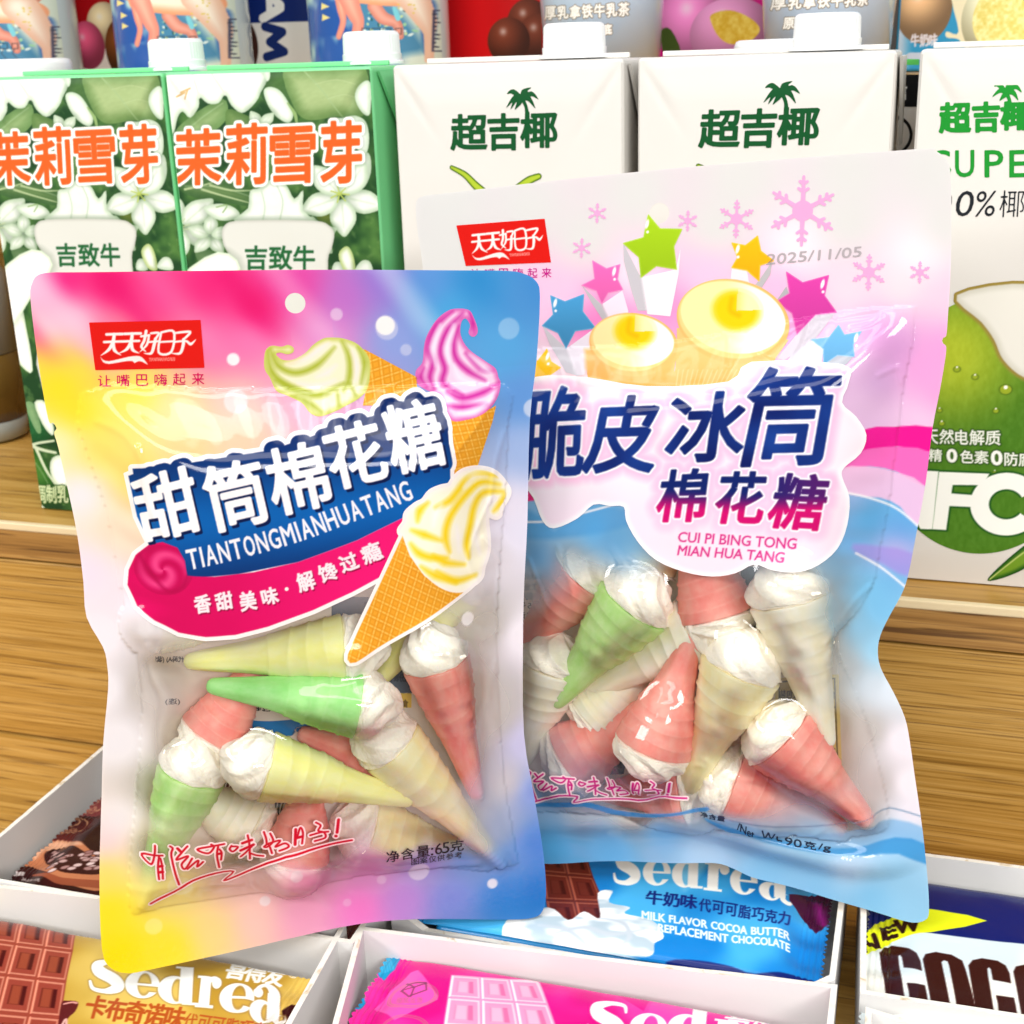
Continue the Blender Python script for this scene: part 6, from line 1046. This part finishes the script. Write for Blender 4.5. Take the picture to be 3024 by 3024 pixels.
# stars, cups and snow
c = b2.canvas(z6((120, 340), (1540, 1420)), .24); X, Y = c.X, c.Y
def shaft(pts, col, a=.95): sd = c.poly(z6(*pts), 0); c.paint(sd, C(*col), soft=.5)
shaft(((497, 465), (500, 540), (530, 660), (560, 755), (596, 755), (575, 615)), (200, 197, 203)); shaft(((575, 612), (725, 577), (745, 480), (735, 600), (700, 780), (600, 770)), (240, 238, 242)); shaft(((320, 648), (360, 720), (415, 805), (440, 800), (400, 725)), (190, 188, 194)); shaft(((405, 728), (494, 668), (520, 760), (440, 800)), (240, 226, 238))
shaft(((150, 820), (180, 900), (250, 1020), (300, 1035), (250, 918)), (206, 204, 212)); shaft(((252, 918), (372, 832), (330, 1030), (296, 1036)), (236, 230, 240)); shaft(((1140, 540), (1130, 600), (1085, 670), (1060, 650), (1082, 625)), (190, 188, 190)); shaft(((1155, 715), (1200, 650), (1212, 690)), (180, 180, 184)); shaft(((1412, 762), (1330, 870), (1190, 970), (1160, 960), (1245, 856), (1325, 775)), (210, 204, 214)); shaft(((1420, 946), (1488, 952), (1460, 985), (1400, 1010), (1360, 986)), (192, 196, 206)); shaft(((1310, 882), (1220, 950), (1180, 1000), (1350, 990), (1360, 920)), (226, 226, 238)); shaft(((965, 570), (958, 640), (1040, 640), (1030, 582)), (238, 232, 240)); shaft(((130, 1060), (170, 1110), (178, 1092)), (196, 196, 200))
def star(pts, col, g):
    sd = c.poly(z6(*pts), 0, 4.); k = c.P(z6(*pts)); t = (Y-k[:, 1].min())/(k[:, 1].max()-k[:, 1].min()); col = C(*col); c.paint(sd+.18, mix(col, C(255, 255, 255), .3)); c.paint(sd-.1, mix(col*.94, np.minimum(col*1.06, 1), t[..., None]))
    c.paint(c.ell(z6(g)[0], .55, 1.5, -12), C(252, 252, 252)); c.paint(c.ell(z6((g[0]+2, g[1]+34))[0], .45), C(252, 252, 252))
star([(605, 342), (655, 402), (750, 404), (715, 478), (727, 577), (640, 562), (574, 612), (565, 525), (497, 465), (585, 440)], (164, 204, 30), (600, 382)); star([(365, 540), (425, 574), (483, 556), (472, 620), (496, 665), (432, 678), (405, 727), (382, 670), (318, 646), (374, 618)], (232, 104, 180), (458, 586)); star([(184, 690), (246, 716), (327, 685), (322, 758), (378, 830), (290, 842), (250, 917), (216, 850), (148, 820), (196, 772)], (70, 150, 200), (204, 722))
star([(168, 920), (186, 975), (227, 1000), (176, 1036), (180, 1092), (132, 1062), (90, 1090), (100, 1020), (60, 980), (130, 970)], (250, 194, 30), (172, 950)); star([(965, 463), (1024, 474), (1076, 433), (1090, 498), (1146, 540), (1086, 560), (1082, 627), (1030, 582), (964, 570), (990, 526)], (248, 184, 20), (990, 490)); star([(1200, 588), (1270, 634), (1382, 603), (1364, 690), (1416, 762), (1326, 772), (1245, 857), (1225, 766), (1155, 716), (1214, 680)], (214, 66, 164), (1356, 640)); star([(1425, 818), (1450, 860), (1522, 845), (1487, 900), (1492, 952), (1420, 946), (1360, 987), (1360, 920), (1308, 880), (1384, 870)], (110, 178, 222), (1500, 872))
OR = C(248, 192, 120); body = np.maximum(c.poly(z6((330, 920), (336, 1000), (352, 1080), (400, 1130), (700, 1140), (730, 900)), 0, 5.), c.poly(z6((728, 830), (722, 1000), (690, 1150), (620, 1300), (630, 1380), (660, 1385), (720, 1240), (1060, 1100), (1210, 880)), 0, 5.)); c.paint(body, mix(C(244, 160, 70), C(250, 200, 126), sst(Y, c.P(z6((700, 1150)))[0, 1]-4, c.P(z6((700, 900)))[0, 1])[..., None]), soft=.8)
for k in range(22): c.paint(np.minimum(c.line(z6((735+k*21, 1010), (720+k*17, 1120)), .14, 0), body), C(252, 222, 170), cut=False, amt=.6)
def cup(x, y, rx, ry, rot, yx, yy, yr):
    c.paint(c.ell(z6((x, y))[0], rx+1.3, ry+1.2, rot), C(246, 190, 112)); c.paint(c.ell(z6((x-6, y-8))[0], rx+.3, ry+.2, rot), C(250, 214, 140)); i = c.ell(z6((x, y-16))[0], rx, ry*.93, rot); c.paint(i, mix(C(246, 238, 172), C(250, 250, 244), sst(X, c.P(z6((x, y)))[0, 0]-4, c.P(z6((x, y)))[0, 0]+9)[..., None]))
    q = c.P(z6((yx, yy)))[0]; a = np.arctan2(Y-q[1], X-q[0]); yo = c.ell(z6((yx, yy))[0], yr, yr*.82, rot); c.paint(yo, mix(C(240, 222, 120), C(250, 246, 214), sst(X-q[0], -2, 4)[..., None])); c.paint(np.minimum(yo, np.where(np.abs(a-.8) < .75, -1., 2.)), C(248, 212, 16), soft=1.4); c.paint(c.line(z6((yx-20, yy-50), (yx-25, yy), (yx+10, yy+20)), .7), C(246, 190, 8), soft=.8, cut=False)
cup(540, 900, 13.9, 9.2, -6, 545, 845, 6.5); cup(968, 800, 17.4, 12.2, -12, 985, 755, 7.6)
c.emit('star_and_cup_print', b2.t, PRINT, .15)
c = b2.canvas(z6((270, 160), (1840, 680)), .2)
for x, y, r in ((1270, 325, 148), (985, 360, 80), (385, 335, 42), (775, 368, 44), (318, 485, 42), (1555, 590, 76), (1775, 590, 46), (165, 640, 70)):
    col = C(236, 170, 214) if r != 70 else C(240, 200, 226); f = r/148
    for k in range(6):
        a = math.radians(88-60*k); ex = lambda t, o=0.: (x+r*t*math.cos(a+o), y-r*t*math.sin(a+o)); c.paint(c.line(z6((x, y), ex(1.)), [.75*f+.12, .35*f+.1], 0), col)
        for t, w in ((.55, .17), (.78, .13)):
            for sgn in (-1, 1): c.paint(c.line(z6(ex(t), (ex(t)[0]+r*w*math.cos(a+sgn*.95), ex(t)[1]-r*w*math.sin(a+sgn*.95))), .42*f+.08, 0), col)
    c.paint(c.ell(z6((x, y))[0], 3.1*f+.15), col)
sd = c.text('2025/11/05', z6((1118, 512), (1526, 478), (1522, 522), (1112, 558))); dots = (np.sin(c.X*8.4)*np.sin(c.Y*8.4)); c.paint(np.minimum(sd+.06, 1), C(178, 170, 174)); c.emit('snowflake_pattern', b2.t, PRINT, .15)
T = lambda u, v: (560+420*u+45*v*1.0, 1072-32*u+193*v)
badge(b2, z2, ((560, 1072), (980, 1040), (1010, 1248), (605, 1265)), None, None, None, lambda x, y: (lambda u, v: (560+u*420+v*(45-u*15), 1072-32*u+v*(193+15*u)))((x-155)/1560., (y-140)/670.))
tagline(b2, z2, [(628+i*67.4, 1278-i*1., 676+i*67.4, 1326-i*1.) for i in range(6)], C(196, 30, 140))
hand(b2, z7, lambda x, y: ((zn((x, y))[0][0]/.8799-580)*1.075+100, 1072+((zn((x, y))[0][1]-1900)/.8799-(772-.262*(zn((x, y))[0][0]/.8799-580)))*.92), (208, 30, 130), ((20, 1150), (140, 1112), (220, 1092), (300, 1096), (285, 1122), (370, 1108), (560, 1112), (650, 1096), (720, 1102), (770, 1104)), .3)
c = b2.canvas(zd((770, 280), (1360, 480)), .2)
for w, a, b, h in (('净含量', (772, 290), (880, 312), 22), ('/Net', (934, 338), (1010, 372), 30), ('Wt:', (1040, 372), (1130, 396), 30), ('90', (1142, 402), (1216, 418), 34), ('克', (1226, 418), (1280, 430), 32), ('/g', (1288, 430), (1344, 438), 36)): c.paint(c.text(w, zd(a, b, (b[0]-2, b[1]+h), (a[0]-2, a[1]+h)))+.06, C(40, 52, 74))
c.emit('net_weight_lettering', b2.t, PRINT, .15)
